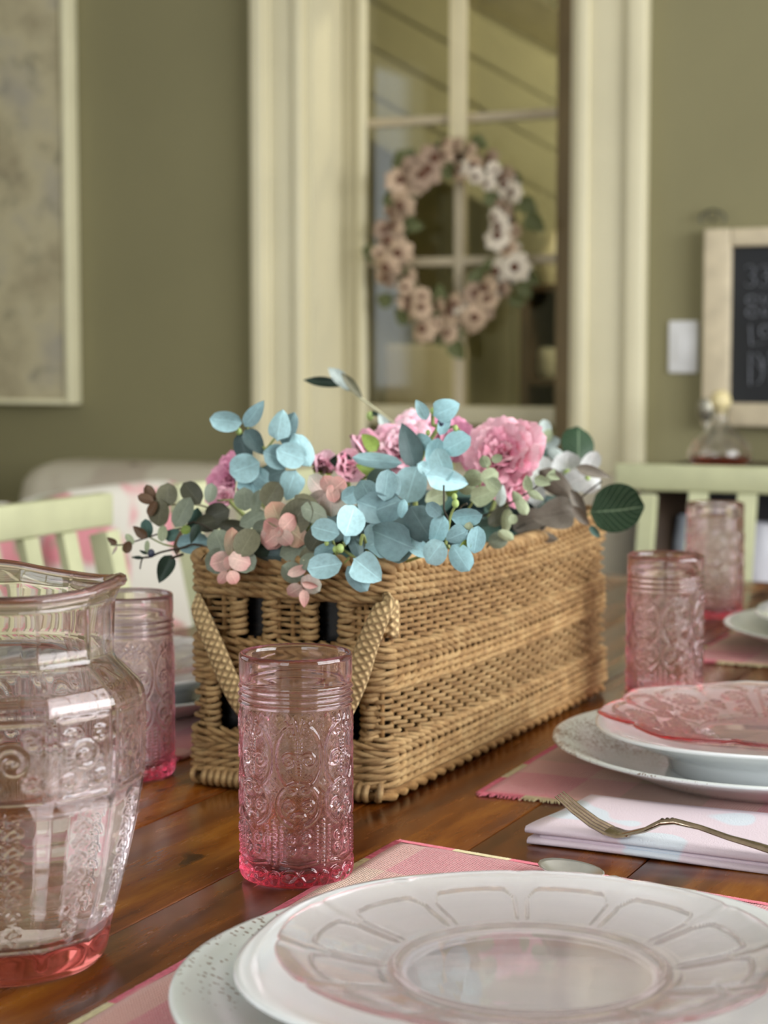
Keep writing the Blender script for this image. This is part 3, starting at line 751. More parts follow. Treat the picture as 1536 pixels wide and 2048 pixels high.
m.tube(hp, [.0075]*22, 10, flat=.0055, up=(0, 1, 0)); m.build('handle', M['jug_glass'], pj)
# water body
n_ = PP.shape[1]; th = 2*PI*np.arange(n_)/n_
rows = []
for z_ in (.0152, .018, .022): rows.append((np.interp(z_, [.015, .018, .022], [.0003, .050, .0548]), z_))
for z_ in np.linspace(.03, .103, 10): rows.append((np.interp(z_, [.02, .05, .08, .104], [.0545, .0645, .0705, .0740])+.0003, z_))
WP = [np.stack([r_*(.5+.5*fac)*np.cos(th), r_*(.5+.5*fac)*np.sin(th), np.full(n_, z_)], -1) for r_, z_ in rows]
WP.append(np.stack([.06*np.cos(th), .06*np.sin(th), np.full(n_, .1026)], -1)); WP.append(np.stack([.0003*np.cos(th), .0003*np.sin(th), np.full(n_, .1026)], -1))
wt = grid_np('water', np.stack(WP), M['water']); wt.location = PC; wt.rotation_euler = (0, 0, YAW); tag(wt, 'clear water filling the lower half of the pink glass pitcher', 'water')

# ================================================================== PLATES
def plate_np(prof, nu=256, shape=None, relief_fn=None, seg_top=None):
    """prof list of (r,z,kind) kind 1=top surface to which relief applies"""
    th = 2*PI*np.arange(nu)/nu; s = shape(th) if shape is not None else np.ones(nu)
    rows = []
    rmax = max(p[0] for p in prof)
    for p in prof:
        r, z = p[0], p[1]; q = (r/rmax)**2
        rr = r*(1+(s-1)*q); zz = np.full(nu, z)
        if relief_fn is not None and len(p) > 2: zz = zz+relief_fn(th, rr)
        rows.append(np.stack([rr*np.cos(th), rr*np.sin(th), zz], -1))
    return np.stack(rows)
def dense(pts, n):
    out = []
    for a, b in zip(pts[:-1], pts[1:]):
        for t in np.linspace(0, 1, n, endpoint=False): out.append((a[0]+(b[0]-a[0])*t, a[1]+(b[1]-a[1])*t, 1))
    out.append((pts[-1][0], pts[-1][1], 1)); return out
def charger_mat(name, dens, scale):
    t = NT(name); v = t.coords(scale=(1, 1, 1)); nz = t.noise(v, 6, 3)
    vo = t.n('ShaderNodeTexVoronoi'); vo.inputs['Scale'].default_value = scale; t.l(t.coords(scale=(1, 1.6, 1)), vo.inputs['Vector'])
    cut = t.math('MULTIPLY_ADD', t.noise(v, 14, 2), dens, -dens*.38)
    spk = t.math('LESS_THAN', vo.outputs['Distance'], cut)
    c = t.mix(spk, t.ramp(nz, [(.3, lin((214, 220, 218))), (.7, lin((234, 238, 236)))]), lin((132, 108, 90)))
    t.set(Base_Color=c, Roughness=.3, Coat_Weight=.3, Coat_Roughness=.1); return t.m
M['charger'] = charger_mat('speckled_white_glaze', 1.1, 190)
M['charger_b'] = charger_mat('dashed_white_glaze', 1.9, 330)
M['porcelain'] = plain('white_porcelain', (234, 236, 238), .12, .015, 4, coat=.6)
CH = plate_np([(.0003, 0), (.098, 0), (.106, .0), (.12, .006), (.148, .0165), (.172, .0250), (.176, .0270), (.1756, .0284), (.173, .0286), (.165, .0265), (.150, .0205), (.130, .0125), (.117, .0072), (.106, .0046), (.0003, .0040)], 180)
def squircle(th, n=2.4): return 1/((np.abs(np.cos(th))**n+np.abs(np.sin(th))**n)**(1/n))
SQ = plate_np([(.0003, .018), (.074, .016), (.076, .0), (.082, 0), (.085, .012), (.100, .0185), (.120, .0275), (.136, .0348), (.1400, .0368), (.1398, .0382), (.137, .0385), (.128, .0352), (.110, .0290), (.092, .0264), (.078, .0258), (.0003, .0258)], 240, squircle)
# clear plate with petal panels
def petals(th, rr):
    N = 12; per = 2*PI/N; ph = (th+.12) % per-per/2
    X = ph*rr; Y = rr
    out = []
    g = np.zeros_like(th)
    r0, r1 = .074, .106
    # rounded sector outline as a thin raised line, and the ring round the well
    hw = per/2-.035; u = np.clip(np.abs(ph)/hw, 0, 1.6)
    arcr = r1+.0015*np.cos(u*PI/2)-.011*np.clip(u-.72, 0, 1)**2/.08
    side = .0019*np.exp(-((np.abs(X)-hw*rr)/.00075)**2)/(1+np.exp(-(rr-r0)/.0008))/(1+np.exp((rr-(r1-.009))/.0008))
    arc_ = .0019*np.exp(-((rr-arcr)/.00075)**2)*(u < 1.0)
    pan = -.0007/(1+np.exp((rr-arcr)/.0008))/(1+np.exp((np.abs(X)-hw*rr)/.0008))/(1+np.exp(-(rr-r0)/.0008))
    g = np.maximum(side, arc_)+pan+.0022*np.exp(-((rr-.0665)/.0019)**2)
    return g
NK = 12
def notch(th): ph = (th+.12) % (2*PI/NK)-PI/NK; return 1-.014*np.exp(-((np.abs(ph)-PI/NK)/.035)**2)
topp = dense([(.124, .0180), (.110, .0135), (.090, .0085), (.072, .0050), (.062, .0036), (.050, .0034)], 32)
PG = plate_np([(.0003, .0), (.055, .0), (.062, -.0012), (.066, 0), (.090, .0045), (.112, .0105), (.1235, .0152), (.1248, .0166)]+topp+[(.0003, .0034)], 840, notch, petals)
# scalloped plate with scrolls
NS = 8
def scal(th): ph = (th % (2*PI/NS))/(2*PI/NS)-.5; return 1+.035*np.cos(ph*2*PI)-.03*np.exp(-((np.abs(ph)-.5)/.05)**2)+.012*np.exp(-(ph/.06)**2)
_curves = []
for k in (-1, 1):
    _curves += spiral(k*.018, .105, .012, 1.7, 0, k) + spiral(k*.034, .088, .009, 1.5, 1, -k) + spiral(k*.014, .075, .008, 1.4, 2, k) + ellip(k*.024, .118, .02, .008, 0, 180) + seg((k*.004, .06), (k*.007, .125)) + seg((k*.04, .07), (k*.046, .12))
_curves = np.asarray(_curves)
def scrolls(th, rr):
    per = 2*PI/NS; ph = (th % per)-per/2; X = ph*rr; Q = np.stack([X, rr], -1)
    return relief(Q, _curves, .0011, .0024)*np.clip((rr-.05)/.01, 0, 1)*np.clip((.131-rr)/.004, 0, 1)
topp2 = dense([(.133, .0190), (.115, .0135), (.092, .0088), (.066, .0045), (.058, .0020), (.050, .0034)], 26)
PS = plate_np([(.0003, .0), (.052, .0), (.060, -.0012), (.064, 0), (.092, .0048), (.115, .0100), (.1325, .0155), (.1345, .0172)]+topp2+[(.0003, .0034)], 560, scal, scrolls)
plates = [((-.312, .845), PG, 'pink clear plate with petal panels on the nearest stack', 'square', 'nearest'),
          ((-.338, 1.474), PS, 'pink scalloped plate with scroll relief on the middle right stack', 'mid', 'middle right'),
          ((-.372, 2.15), PG, 'pink clear plate on the farthest right stack, half out of view', 'far', 'farthest right'),
          ((-.985, 1.50), PG, 'pink clear plate on the stack left of the basket', 'left', 'left of the basket')]
chm = sqm = pgm = psm = None
for i, ((x, y), arr, lb, kk, where) in enumerate(plates):
    if chm is None: o = grid_np('charger_plate', CH, M['charger']); chm = o
    else: o = chm.copy(); COL.objects.link(o)
    if i == 1: o.data = chm.data.copy(); o.data.materials[0] = M['charger_b']
    o.location = (x, y, TZ+.0038); o.rotation_euler = (0, 0, .4*i); tag(o, 'white speckled round charger at the bottom of the %s place setting' % where, 'plate', 'speckled chargers')
    if sqm is None: o = grid_np('dinner_plate', SQ, M['porcelain']); sqm = o
    else: o = sqm.copy(); COL.objects.link(o)
    o.location = (x, y, TZ+.0038+.0047); o.rotation_euler = (0, 0, (.16, .16, .1, .2)[i]); tag(o, 'glossy white soft-cornered dinner plate in the %s place setting' % where, 'plate', 'white dinner plates')
    zz = TZ+.0038+.0043+.0050
    if arr is PG:
        if pgm is None: o = grid_np('pink_petal_plate', PG, M['plate_glass']); pgm = o
        else: o = pgm.copy(); COL.objects.link(o)
    else: o = grid_np('pink_scalloped_plate', PS, M['plate_glass_b'])
    o.location = (x, y, TZ+.0352); tag(o, lb, 'plate', 'pink glass plates')

# ================================================================== PLACEMATS
def mat_mat(name, bands, scale):
    t = NT(name); tc = t.n('ShaderNodeTexCoord'); sep = t.n('ShaderNodeSeparateXYZ'); t.l(tc.outputs['UV'], sep.inputs[0])
    u = t.ramp(sep.outputs[0], bands, 'CONSTANT'); v = t.ramp(sep.outputs[1], bands, 'CONSTANT')
    w1 = t.n('ShaderNodeTexWave', wave_type='BANDS', bands_direction='X'); w1.inputs['Scale'].default_value = 60; t.l(tc.outputs['UV'], w1.inputs['Vector'])
    w2 = t.n('ShaderNodeTexWave', wave_type='BANDS', bands_direction='Y'); w2.inputs['Scale'].default_value = 60; t.l(tc.outputs['UV'], w2.inputs['Vector'])
    ck = t.math('MULTIPLY', w1.outputs[0], w2.outputs[0])
    c = t.mix(.5, u, v); c = t.mix(t.math('MULTIPLY', t.noise(t.coords(), 500, 2), .35), c, lin((232, 206, 196)))
    t.set(Base_Color=c, Roughness=.95, Sheen_Weight=.3); t.b.inputs['Specular IOR Level'].default_value = .1
    t.bump(t.math('ADD', ck, t.noise(t.coords(), 700, 2)), .0009, .8); return t.m
pk_, cr_, gr_, or_ = lin((206, 112, 122)), lin((214, 176, 152)), lin((168, 168, 120)), lin((196, 124, 96))
M['mat'] = mat_mat('plaid_woven_cotton', [(0, pk_), (.16, cr_), (.26, gr_), (.42, cr_), (.52, pk_), (.74, or_), (.84, cr_), (.94, pk_)], 60)
M['mat_b'] = mat_mat('plaid_woven_cotton_rose', [(0, cr_), (.06, pk_), (.16, pk_), (.36, cr_), (.46, pk_), (.70, cr_), (.84, pk_)], 60)
M['fr_pink'] = plain('fringe_pink', (214, 120, 134), .95, .15, 300); M['fr_cream'] = plain('fringe_cream', (216, 204, 164), .95, .1, 300); M['fr_or'] = plain('fringe_orange', (196, 128, 86), .95, .15, 300)
def placemat(c00, c10, c11, c01, label, mat, fr_order):
    """corners: near-left, near-right, far-right, far-left (x,y)"""
    r = empty('placemat', ((c00[0]+c11[0])/2, (c00[1]+c11[1])/2, TZ), label, 'placemat', 'plaid fringed placemats')
    n = 40; T0, T1 = TZ+.0006, TZ+.0032
    vs = []; fs = []; uv = []
    A, B, C, D = [Vector((*c, 0)) for c in (c00, c10, c11, c01)]
    def pt(u, v): return (A*(1-u)*(1-v)+B*u*(1-v)+C*u*v+D*(1-u)*v)
    ctr = Vector((r.location.x, r.location.y, TZ))
    for lay in (0, 1):
        for j in range(n+1):
            for i in range(n+1):
                p = pt(i/n, j/n); edge = (i in (0, n) or j in (0, n))
                z = (T1 if not edge else T1-.0008)+.0003*math.sin(i*1.3+j*.7) if lay else T0
                vs.append((p.x-ctr.x, p.y-ctr.y, z-TZ)); uv.append((i/n, j/n))
    K = (n+1)**2
    for j in range(n):
        for i in range(n):
            a = j*(n+1)+i
            fs.append((K+a, K+a+1, K+a+n+2, K+a+n+1)); fs.append((a, a+n+1, a+n+2, a+1))
    for i in range(n):
        for a, b in ((i, i+1), (n*(n+1)+i+1, n*(n+1)+i), ((i+1)*(n+1), i*(n+1)), (i*(n+1)+n, (i+1)*(n+1)+n)): fs.append((a, b, K+b, K+a))
    raw('woven_cloth', vs, fs, mat, r, True, uv)
    mbs = {'p': MB(), 'c': MB(), 'o': MB()}
    for (P0, P1, ln) in ((A, B, .007), (D, C, .004), (A, D, .0035)):
        e = (P1-P0); L = e.length; e.normalize(); nrm = Vector((e.y, -e.x, 0))
        if (pt(.5, .5)-P0).dot(nrm) > 0: nrm = -nrm
        k = 0; d = 0
        while d < L:
            t = d/L; key = fr_order(t, ln); base = P0+e*d
            wob = random.uniform(-.0025, .0025)
            q0 = base - nrm*.003; q1 = base+nrm*ln*.5; q2 = base+nrm*ln*random.uniform(.7, 1.25)+e*wob
            mbs[key].tube([(q.x-ctr.x, q.y-ctr.y, z) for q, z in ((q0, .0026), (q1, .0026), (q2, .0011))], .0005, 3, cap=False)
            d += .0013
    for k_, nm in (('p', 'fr_pink'), ('c', 'fr_cream'), ('o', 'fr_or')):
        if mbs[k_].v: stuff(mbs[k_].build('fringe', M[nm], r))
    return r
def order1(t, ln):
    if ln > .006: return 'p' if t < .09 else ('c' if t < .28 else ('o' if t < .46 else 'p'))
    return 'c' if int(t*9) % 3 == 1 else 'p'
placemat((-.528, .70), (-.13, .66), (-.13, 1.10), (-.526, 1.163), 'pink fringed placemat under the nearest place setting', M['mat_b'], order1)
p2 = at_z(960, 1590, TZ); p2r = at_z(1536, 1648, TZ)
sl = (p2r.y-p2.y)/(p2r.x-p2.x)
placemat((p2.x, p2.y), (-.13, p2.y+sl*(-.13-p2.x)), (-.13, p2.y+.47), (p2.x-.01, p2.y+.47), 'pink, cream and green plaid placemat under the middle right setting', M['mat'], order1)
placemat((-.56, 2.0), (-.13, 1.99), (-.13, 2.45), (-.56, 2.45), 'pink plaid placemat under the farthest right setting', M['mat'], order1)
placemat((-1.18, 1.33), (-.80, 1.33), (-.80, 1.78), (-1.18, 1.78), 'plaid placemat under the setting left of the basket', M['mat_b'], order1)

# ================================================================== NAPKINS
def napkin_mat():
    t = NT('printed_cotton_napkin'); v = t.coords(); a = t.noise(v, 17, 1, .3)
    c = t.mix(t.ramp(a, [(.58, (0, 0, 0)), (.61, (1, 1, 1))]), lin((226, 210, 220)), lin((216, 224, 234)))
    t.set(Base_Color=c, Roughness=.85); t.bump(t.noise(v, 900, 2), .0003); return t.m
M['napkin'] = napkin_mat()
def napkin(x0, x1, y0, y1, label, skew=.0, skx=.012):
    """folded: serpentine of cloth, folds face -Y"""
    r = empty('folded_napkin', (x0, y0, TZ), label, 'napkin', 'folded pale napkins')
    th = .0014
    def layer(zlo, zhi, yin, yout, xin, nm='napkin_fold'):
        # U-shaped fold at near edge, open at far edge
        pts = []; zc = (zlo+zhi)/2; rad = (zhi-zlo)/2
        for t in np.linspace(0, 1, 14): pts.append((yin+(yout-yin)*(1-t), zlo+.0006*math.sin(t*9)))
        for a in np.linspace(-PI/2, PI/2, 9)[1:-1]: pts.append((yin-rad*math.cos(a), zc+rad*math.sin(a)))
        for t in np.linspace(0, 1, 14): pts.append((yin+(yout-yin)*t, zhi+.0008*math.sin(t*7+1)))
        nx = 26; top = []; 
        P = []
        for side in (1, -1):
            for i in range(len(pts)):
                a = Vector(pts[max(i-1, 0)]); b = Vector(pts[min(i+1, len(pts)-1)]); d = (b-a).normalized(); nn = Vector((d.y, -d.x))*th/2*side
                P.append((pts[i][0]+nn.x, pts[i][1]+nn.y))
        m1 = len(pts); loop = P[:m1]+P[m1:][::-1]; n2 = len(loop); vs = []; fs = []
        for k in range(nx+1):
            u = k/nx; X = xin+(x1-x0-xin)*u
            for (yy, zz) in loop:
                xx = X + skx*(yy/(y1-y0))*(1-u)
                vs.append((xx, yy+skew*X+.0006*math.sin(u*11+zz*300), zz+.0005*math.sin(u*8+yy*30)))
        for k in range(nx):
            for i in range(n2): a = k*n2+i; b = k*n2+(i+1) % n2; fs.append((a, b, b+n2, a+n2))
        for i in range(m1-1):
            fs.append((i, i+1, n2-2-i, n2-1-i)[::-1]); o = nx*n2; fs.append((o+i, o+i+1, o+n2-2-i, o+n2-1-i))
        raw(nm, vs, fs, M['napkin'], r)
    W = y1-y0
    layer(.0013, .0036, .003, W, .002); layer(.0053, .0066, .006, W-.003, .010); layer(.0083, .0112, .0045, W-.002, .0)
    return r
nk = at_z(1046, 1690, TZ)
napkin(nk.x, nk.x+.33, nk.y, nk.y+.115, 'folded pale pink and blue napkin under the silver fork', skew=-.03)
napkin(-.40, -.10, 1.86, 1.97, 'folded pale napkin between the middle and farthest right settings', skew=0)

# ================================================================== CUTLERY
M['silver'] = plain('tarnished_silver', (178, 160, 140), .2, .35, 60, .0002, 300, metal=1)
M['silver_dark'] = plain('dark_silver', (92, 84, 74), .3, .3, 200, metal=1)
def fork():
    S0 = at_z(1250, 1672, TZ+.0133).y
    P = [(1250, 1668), (1290, 1660), (1322, 1645), (1350, 1643), (1400, 1655), (1460, 1676), (1510, 1690), (1580, 1712), (1660, 1738), (1720, 1756)]
    root = empty('silver_fork', at_y(1250, 1672, S0), 'ornate silver fork lying on the folded napkin, tines to the left', 'fork')
    base = root.location
    pts = [at_y(x, y, S0-.00004*(x-1250)) for x, y in P]
    m = MB(); m.tube([p-base for p in pts], [.0085, .0055, .0032, .0030, .0036, .0044, .0058, .0075, .0085, .004], 12, flat=[.0014, .0018, .0022, .0022, .0016, .0016, .0018, .0018, .0018, .001], up=(0, 0, 1))
    m.build('handle', M['silver'], root)
    m = MB()
    for i, (x, y) in enumerate(((1325, 1641), (1335, 1640), (1345, 1640), (1480, 1680), (1495, 1684), (1510, 1688), (1525, 1692), (1540, 1697), (1560, 1703))):
        p = at_y(x, y, S0-.002)-base; m.ball(p, .0018 if i < 3 else .0014, 8, 5)
    m.build('ornament', M['silver_dark'], root)
    tp = [(1256, 1669), (1225, 1664), (1185, 1645), (1150, 1620), (1118, 1590)]
    # palm of the fork
    m = MB(); m.tube([at_y(x, y, S0)-base for x, y in ((1262, 1668), (1240, 1668), (1215, 1660))], [.0085, .0118, .0122], 12, flat=[.0014, .0013, .0012], up=(0, 0, 1)); m.build('fork_palm', M['silver'], root)
    for k in range(4):
        off = (k-1.5)*.0062
        m = MB(); q = []
        for i, (x, y) in enumerate(((1220, 1662), (1188, 1645), (1152, 1618), (1118, 1588))):
            q.append(at_y(x, y, S0)-base+Vector((0, off*(1-.06*i), 0)))
        m.tube(q, [.0017, .0016, .0013, .0008], 6, flat=[.0011, .0011, .001, .0007], up=(0, 0, 1)); m.build('tine', M['silver'], root)
fork()
def spoon(loc, rz, label):
    root = empty('silver_spoon', loc, label, 'spoon', None, rz)
    P = np.zeros((13, 20, 3))
    for i in range(13):
        t = i/12
        for j in range(20):
            a = 2*PI*j/20; r = t
            x = .026*r*math.cos(a)*(1+.12*math.cos(a)); y = .0165*r*math.sin(a)
            P[i, j] = (-x, y, .010-.0085*(1-r*r)+0)
    o = grid_np('bowl', P, M['silver_b'], root); sd = o.modifiers.new('thickness', 'SOLIDIFY'); sd.thickness = .0009
    m = MB(); m.tube([(.026, 0, .010), (.040, 0, .0135), (.07, 0, .012), (.12, 0, .006), (.16, 0, .004)], [.0035, .0026, .0026, .005, .007], 8, flat=[.001, .0016, .0014, .001, .001], up=(0, 0, 1)); m.build('handle', M['silver_b'], root)
M['silver_b'] = plain('polished_silver', (226, 226, 224), .38, .1, 60, metal=1)
sp_ = at_z(1082, 1726, TZ+.008); spoon((sp_.x+.026, sp_.y-.012, TZ+.0004), -.55, 'silver spoon peeking out behind the nearest plates')
kn = at_z(1478, 1828, TZ+.01)
m = MB(); m.tube([(0, 0, 0), (.03, 0, 0), (.08, 0, .0), (.13, 0, 0)], [.003, .008, .008, .006], 8, flat=[.0008, .0012, .0012, .0025], up=(0, 0, 1))
o = m.build('silver_knife', M['silver_b']); o.location = (kn.x, kn.y-.01, TZ+.0052); o.rotation_euler = (0, 0, -.22); tag(o, 'silver knife on the placemat behind the nearest plates, right edge', 'knife')
p = at_z(1500, 1322, TZ+.022); m = MB(); m.tube([(0, 0, .004), (.05, 0, .001), (.09, 0, .003), (.20, 0, .001)], [.010, .006, .003, .006], 8, flat=.0013, up=(0, 0, 1))
o = m.build('silver_knife', M['silver_dark']); o.location = (-.36, 1.93, TZ+.0142); o.rotation_euler = (0, 0, -.05); tag(o, 'blurred silver knife on the far folded napkin', 'knife')

# ================================================================== WICKER BASKET
def wicker_mat(name, a, b, c):
    t = NT(name); info = t.n('ShaderNodeObjectInfo')
    v = t.coords(scale=(1, 1, 2.5)); f = t.noise(v, 60, 4, .6); g = t.noise(t.coords('UV', scale=(250, 6, 1)), 3, 4, .7); k = t.noise(t.coords(), 11, 3)
    s = t.math('ADD', t.math('MULTIPLY', f, .5), t.math('ADD', t.math('MULTIPLY', g, .3), t.math('MULTIPLY', k, .2)))
    col = t.ramp(s, [(.34, lin(a)), (.48, lin(b)), (.66, lin(c))])
    hv = t.n('ShaderNodeHueSaturation'); t.l(col, hv.inputs['Color']); t.l(t.math('MULTIPLY_ADD', info.outputs['Random'], .25, .86), hv.inputs['Value'])
    t.set(Base_Color=hv.outputs[0], Roughness=.5); t.b.inputs['Specular IOR Level'].default_value = .4
    gr = t.noise(t.coords('UV', scale=(60, 14, 1)), 9, 3, .6); t.bump(gr, .0006, .8); return t.m
M['wicker'] = wicker_mat('wicker_rod', (112, 78, 44), (166, 130, 84), (204, 172, 122))
M['wicker_dark'] = wicker_mat('wicker_rod_base', (98, 64, 32), (160, 118, 68), (206, 168, 112))
BX0, BX1, BYA, BYB = -.745, -.585, 1.264, 1.782; BH = .182; RC = .010
bk = empty('wicker_basket', ((BX0+BX1)/2, (BYA+BYB)/2, TZ), 'long rectangular tan wicker basket holding the flowers', 'basket')
bc = bk.location.copy()
LW, LL = BX1-BX0-2*RC, BYB-BYA-2*RC; LQ = PI*RC/2; PER = 2*(LW+LL)+4*LQ
def path(s):
    """perimeter from near-left corner end, along the near face; returns point, outward normal"""
    s = s % PER
    if s < LW: return Vector((BX0+RC+s, BYA, 0)), Vector((0, -1, 0))
    s -= LW
    if s < LQ: a = s/RC; c = Vector((BX1-RC, BYA+RC, 0)); n = Vector((math.sin(a), -math.cos(a), 0)); return c+n*RC, n
    s -= LQ
    if s < LL: return Vector((BX1, BYA+RC+s, 0)), Vector((1, 0, 0))
    s -= LL
    if s < LQ: a = s/RC; c = Vector((BX1-RC, BYB-RC, 0)); n = Vector((math.cos(a), math.sin(a), 0)); return c+n*RC, n
    s -= LQ
    if s < LW: return Vector((BX1-RC-s, BYB, 0)), Vector((0, 1, 0))
    s -= LW
    if s < LQ: a = s/RC; c = Vector((BX0+RC, BYB-RC, 0)); n = Vector((-math.sin(a), math.cos(a), 0)); return c+n*RC, n
    s -= LQ
    if s < LL: return Vector((BX0, BYB-RC-s, 0)), Vector((-1, 0, 0))
    s -= LL
    a = s/RC; c = Vector((BX0+RC, BYA+RC, 0)); n = Vector((-math.cos(a), -math.sin(a), 0)); return c+n*RC, n
NSt = 108; SP = PER/NSt
def sagz(z, s):
    q = s % PER; d = 0
    for a0 in (LW+LQ, 2*LW+3*LQ+LL):
        if a0 < q < a0+LL: d = .009*math.sin(PI*(q-a0)/LL)
    # near right corner bulges a touch, top dips
    return z - d*(z/BH)
def taper(p, n, z): return p + n*(.004*(1-z/BH)**2)
# holes on the near face, from the photograph
def s_at(px, py): return at_y(px, py, BYA-.004).x-(BX0+RC)
holes = [(s_at(480, 1225), s_at(531, 1225), .123, .156), (s_at(622, 1235), s_at(682, 1235), .123, .156),
         (s_at(427, 1415), s_at(484, 1415), .049, .086), (s_at(690, 1420), s_at(727, 1420), .049, .086)]
AOUT = .0026
def wale(z0, slant, phase, rad=.0024, h=.0062):
    for k in range(3):
        pts = []; rd = []
        per = 8
        for i in range(NSt*per+1):
            u = i/per; s = u*SP; ph = ((u+k+phase) % 3)/3
            if ph < .70:
                f = ph/.70; o = -.0004+.0058*math.sin(PI*min(1, f*.98+.02))**.6; zz = z0+slant*h*(-.44+.88*f)
            else:
                g = (ph-.70)/.30; o = -.0004-.0046*math.sin(PI*g); zz = z0+slant*h*(.44-.88*g)
            jit = .0004*math.sin(u*1.7+k*2+z0*900)
            p, n = path(s); zz = sagz(zz, s); p = taper(p, n, zz)+n*o; pts.append(Vector((p.x, p.y, TZ+zz+jit))-bc)
            rd.append(rad*(1+.10*math.sin(u*1.9+k))*(.78+.27*math.sin(PI*min(1, ph/.70)) if ph < .70 else .72))
        m = MB(); m.tube(pts, rd, 6, cap=False, flat=[r*.9 for r in rd], up=(0, 0, 1)); m.build('weaver', M['wicker'], bk, uv=True)
def plainrow(z0, parity, rad=.0020):
    m = MB(); cur = []; per = 5
    def flush():
        nonlocal cur
        if len(cur) > 3: m.tube(cur, [rad*(1+.1*math.sin(j*.9+z0*700)) for j in range(len(cur))], 6, cap=True, flat=[rad*.88]*len(cur), up=(0, 0, 1))
        cur = []
    for i in range(NSt*per+1):
        u = i/per; s = u*SP
        hid = any(a-.001 < (s % PER) < b+.001 and c-.001 < z0 < d+.001 for a, b, c, d in holes) if (s % PER) < LW else False
        if hid: flush(); continue
        o = AOUT*1.25*math.cos(PI*(u+parity))+.0008; p, n = path(s); zz = sagz(z0, s); p = taper(p, n, zz)+n*o
        cur.append(Vector((p.x, p.y, TZ+zz+.0003*math.sin(u*3.1+z0*500)))-bc)
    flush(); m.build('weaver', M['wicker'], bk, uv=True)
z = .0135; spec = []
for k in range(4): spec.append(('w', 1, 1))
for k in range(2): spec.append(('w', -1, -1))
spec += [('p', 0, 0)]*8
for k in range(3): spec.append(('w', 1, 1))
for k in range(3): spec.append(('w', -1, -1))
spec += [('p', 0, 0)]*7
for k in range(4): spec.append(('w', -1, -1))
z = .0125; ph = 0
for i, (kd, sl_, st_) in enumerate(spec):
    hgt = .0058 if kd == 'w' else .0047
    z += hgt/2
    if kd == 'w': wale(z, sl_, ph); ph += 1*sl_
    else: plainrow(z, i % 2)
    z += hgt/2
ZTOP = z
# stakes
m = MB(); m.tube([(0, 0, .004), (0, 0, ZTOP*.5), (0, 0, ZTOP+.002)], [.0021]*3, 6, up=(1, 0, 0)); s0 = m.build('stake', M['wicker_dark'], bk, uv=True)
firsts = True
for i in range(NSt):
    s = i*SP
    if s < LW and any(a+.002 < s < b-.002 for a, b, c, d in holes): continue
    o = s0 if firsts else s0.copy()
    if not firsts: COL.objects.link(o)
    firsts = False
    p, n = path(s); zsag = sagz(1, s)
    o.location = (p.x-bc.x, p.y-bc.y, 0); o.rotation_euler = (0, 0, i)
    q = s % PER
    dz = 1.0
    for a0 in (LW+LQ, 2*LW+3*LQ+LL):
        if a0 < q < a0+LL: dz = 1-.009*math.sin(PI*(q-a0)/LL)/BH
    o.scale = (1, 1, dz)
# short stakes above/below holes
for a, b, c, d in holes:
    for q in (a+(b-a)*.33, a+(b-a)*.67):
        for z0, z1 in ((.006, c-.002), (d+.002, ZTOP)):
            if z1-z0 < .01: continue
            p, n = path(q); m = MB(); m.tube([(p.x-bc.x, p.y-bc.y, z0), (p.x-bc.x, p.y-bc.y, z1)], .0022, 6, up=(1, 0, 0)); m.build('stake', M['wicker_dark'], bk, uv=True)
# wraps round the edge stakes of the holes
tor = MB(); R_ = .0048
tor.tube([(R_*1.25*math.cos(t), R_*math.sin(t), .0012*math.sin(t)) for t in np.linspace(0, 2*PI, 13)], .0022, 5, cap=False, up=(0, 0, 1))
w0 = tor.build('hole_wrap', M['wicker'], bk, uv=True); fw_ = True
for a, b, c, d in holes:
    for q in (a-.003, b+.003):
        zc = c-.001
        while zc < d+.001:
            o = w0 if fw_ else w0.copy()
            if not fw_: COL.objects.link(o)
            fw_ = False; p, n = path(q); o.location = (p.x-bc.x, p.y-bc.y, zc+.002); o.rotation_euler = (random.uniform(-.2, .2), random.uniform(-.2, .2), random.uniform(-.5, .5)); zc += .0049
# rim: twisted border of thick rods
for k in range(3):
    pts = []; rd = []
    for i in range(NSt*6+1):
        u = i/6; s = u*SP; a = 2*PI*(u/3.0+k/3)
        p, n = path(s); zz = sagz(ZTOP+.0045, s)
        p = p+n*(.0050*math.cos(a)+.001); pts.append(Vector((p.x, p.y, TZ+zz-.0040*math.sin(a)))-bc); rd.append(.0038)
    m = MB(); m.tube(pts, rd, 7, cap=False, up=(0, 0, 1)); m.build('rim_rod', M['wicker'], bk, uv=True)
# base border: core rod and wrapped rings on the near face, plain twisted rods elsewhere
for k in range(2):
    pts = []
    for i in range(NSt*5+1):
        u = i/5; s = u*SP; a = 2*PI*(u/3+k/2); p, n = path(s)
        near = 1 if s % PER < LW+LQ*.5 or s % PER > PER-LQ*.5 else 0
        p = p+n*(.0055*near+(.0035+.0022*math.cos(a))*(1-near)); pts.append(Vector((p.x, p.y, TZ+.0062-.0022*math.sin(a)*(1-near)))-bc)
    m = MB(); m.tube(pts, .0036, 7, cap=False, up=(0, 0, 1)); m.build('base_rod', M['wicker_dark'], bk, uv=True)
tor = MB(); tor.tube([(.0015*math.sin(t*.5), .0062*math.cos(t), .0066*math.sin(t)) for t in np.linspace(0, 2*PI, 13)], .0024, 6, cap=False, up=(1, 0, 0), flat=.0029)
w0 = tor.build('base_wrap', M['wicker'], bk, uv=True); q = -.006; fw_ = True
while q < LW+.010:
    o = w0 if fw_ else w0.copy()
    if not fw_: COL.objects.link(o)
    fw_ = False; p, n = path(q); p = p+n*.0055; o.location = (p.x-bc.x, p.y-bc.y, .0098); o.rotation_euler = (0, .15, math.atan2(n.x, -n.y)); q += .0058
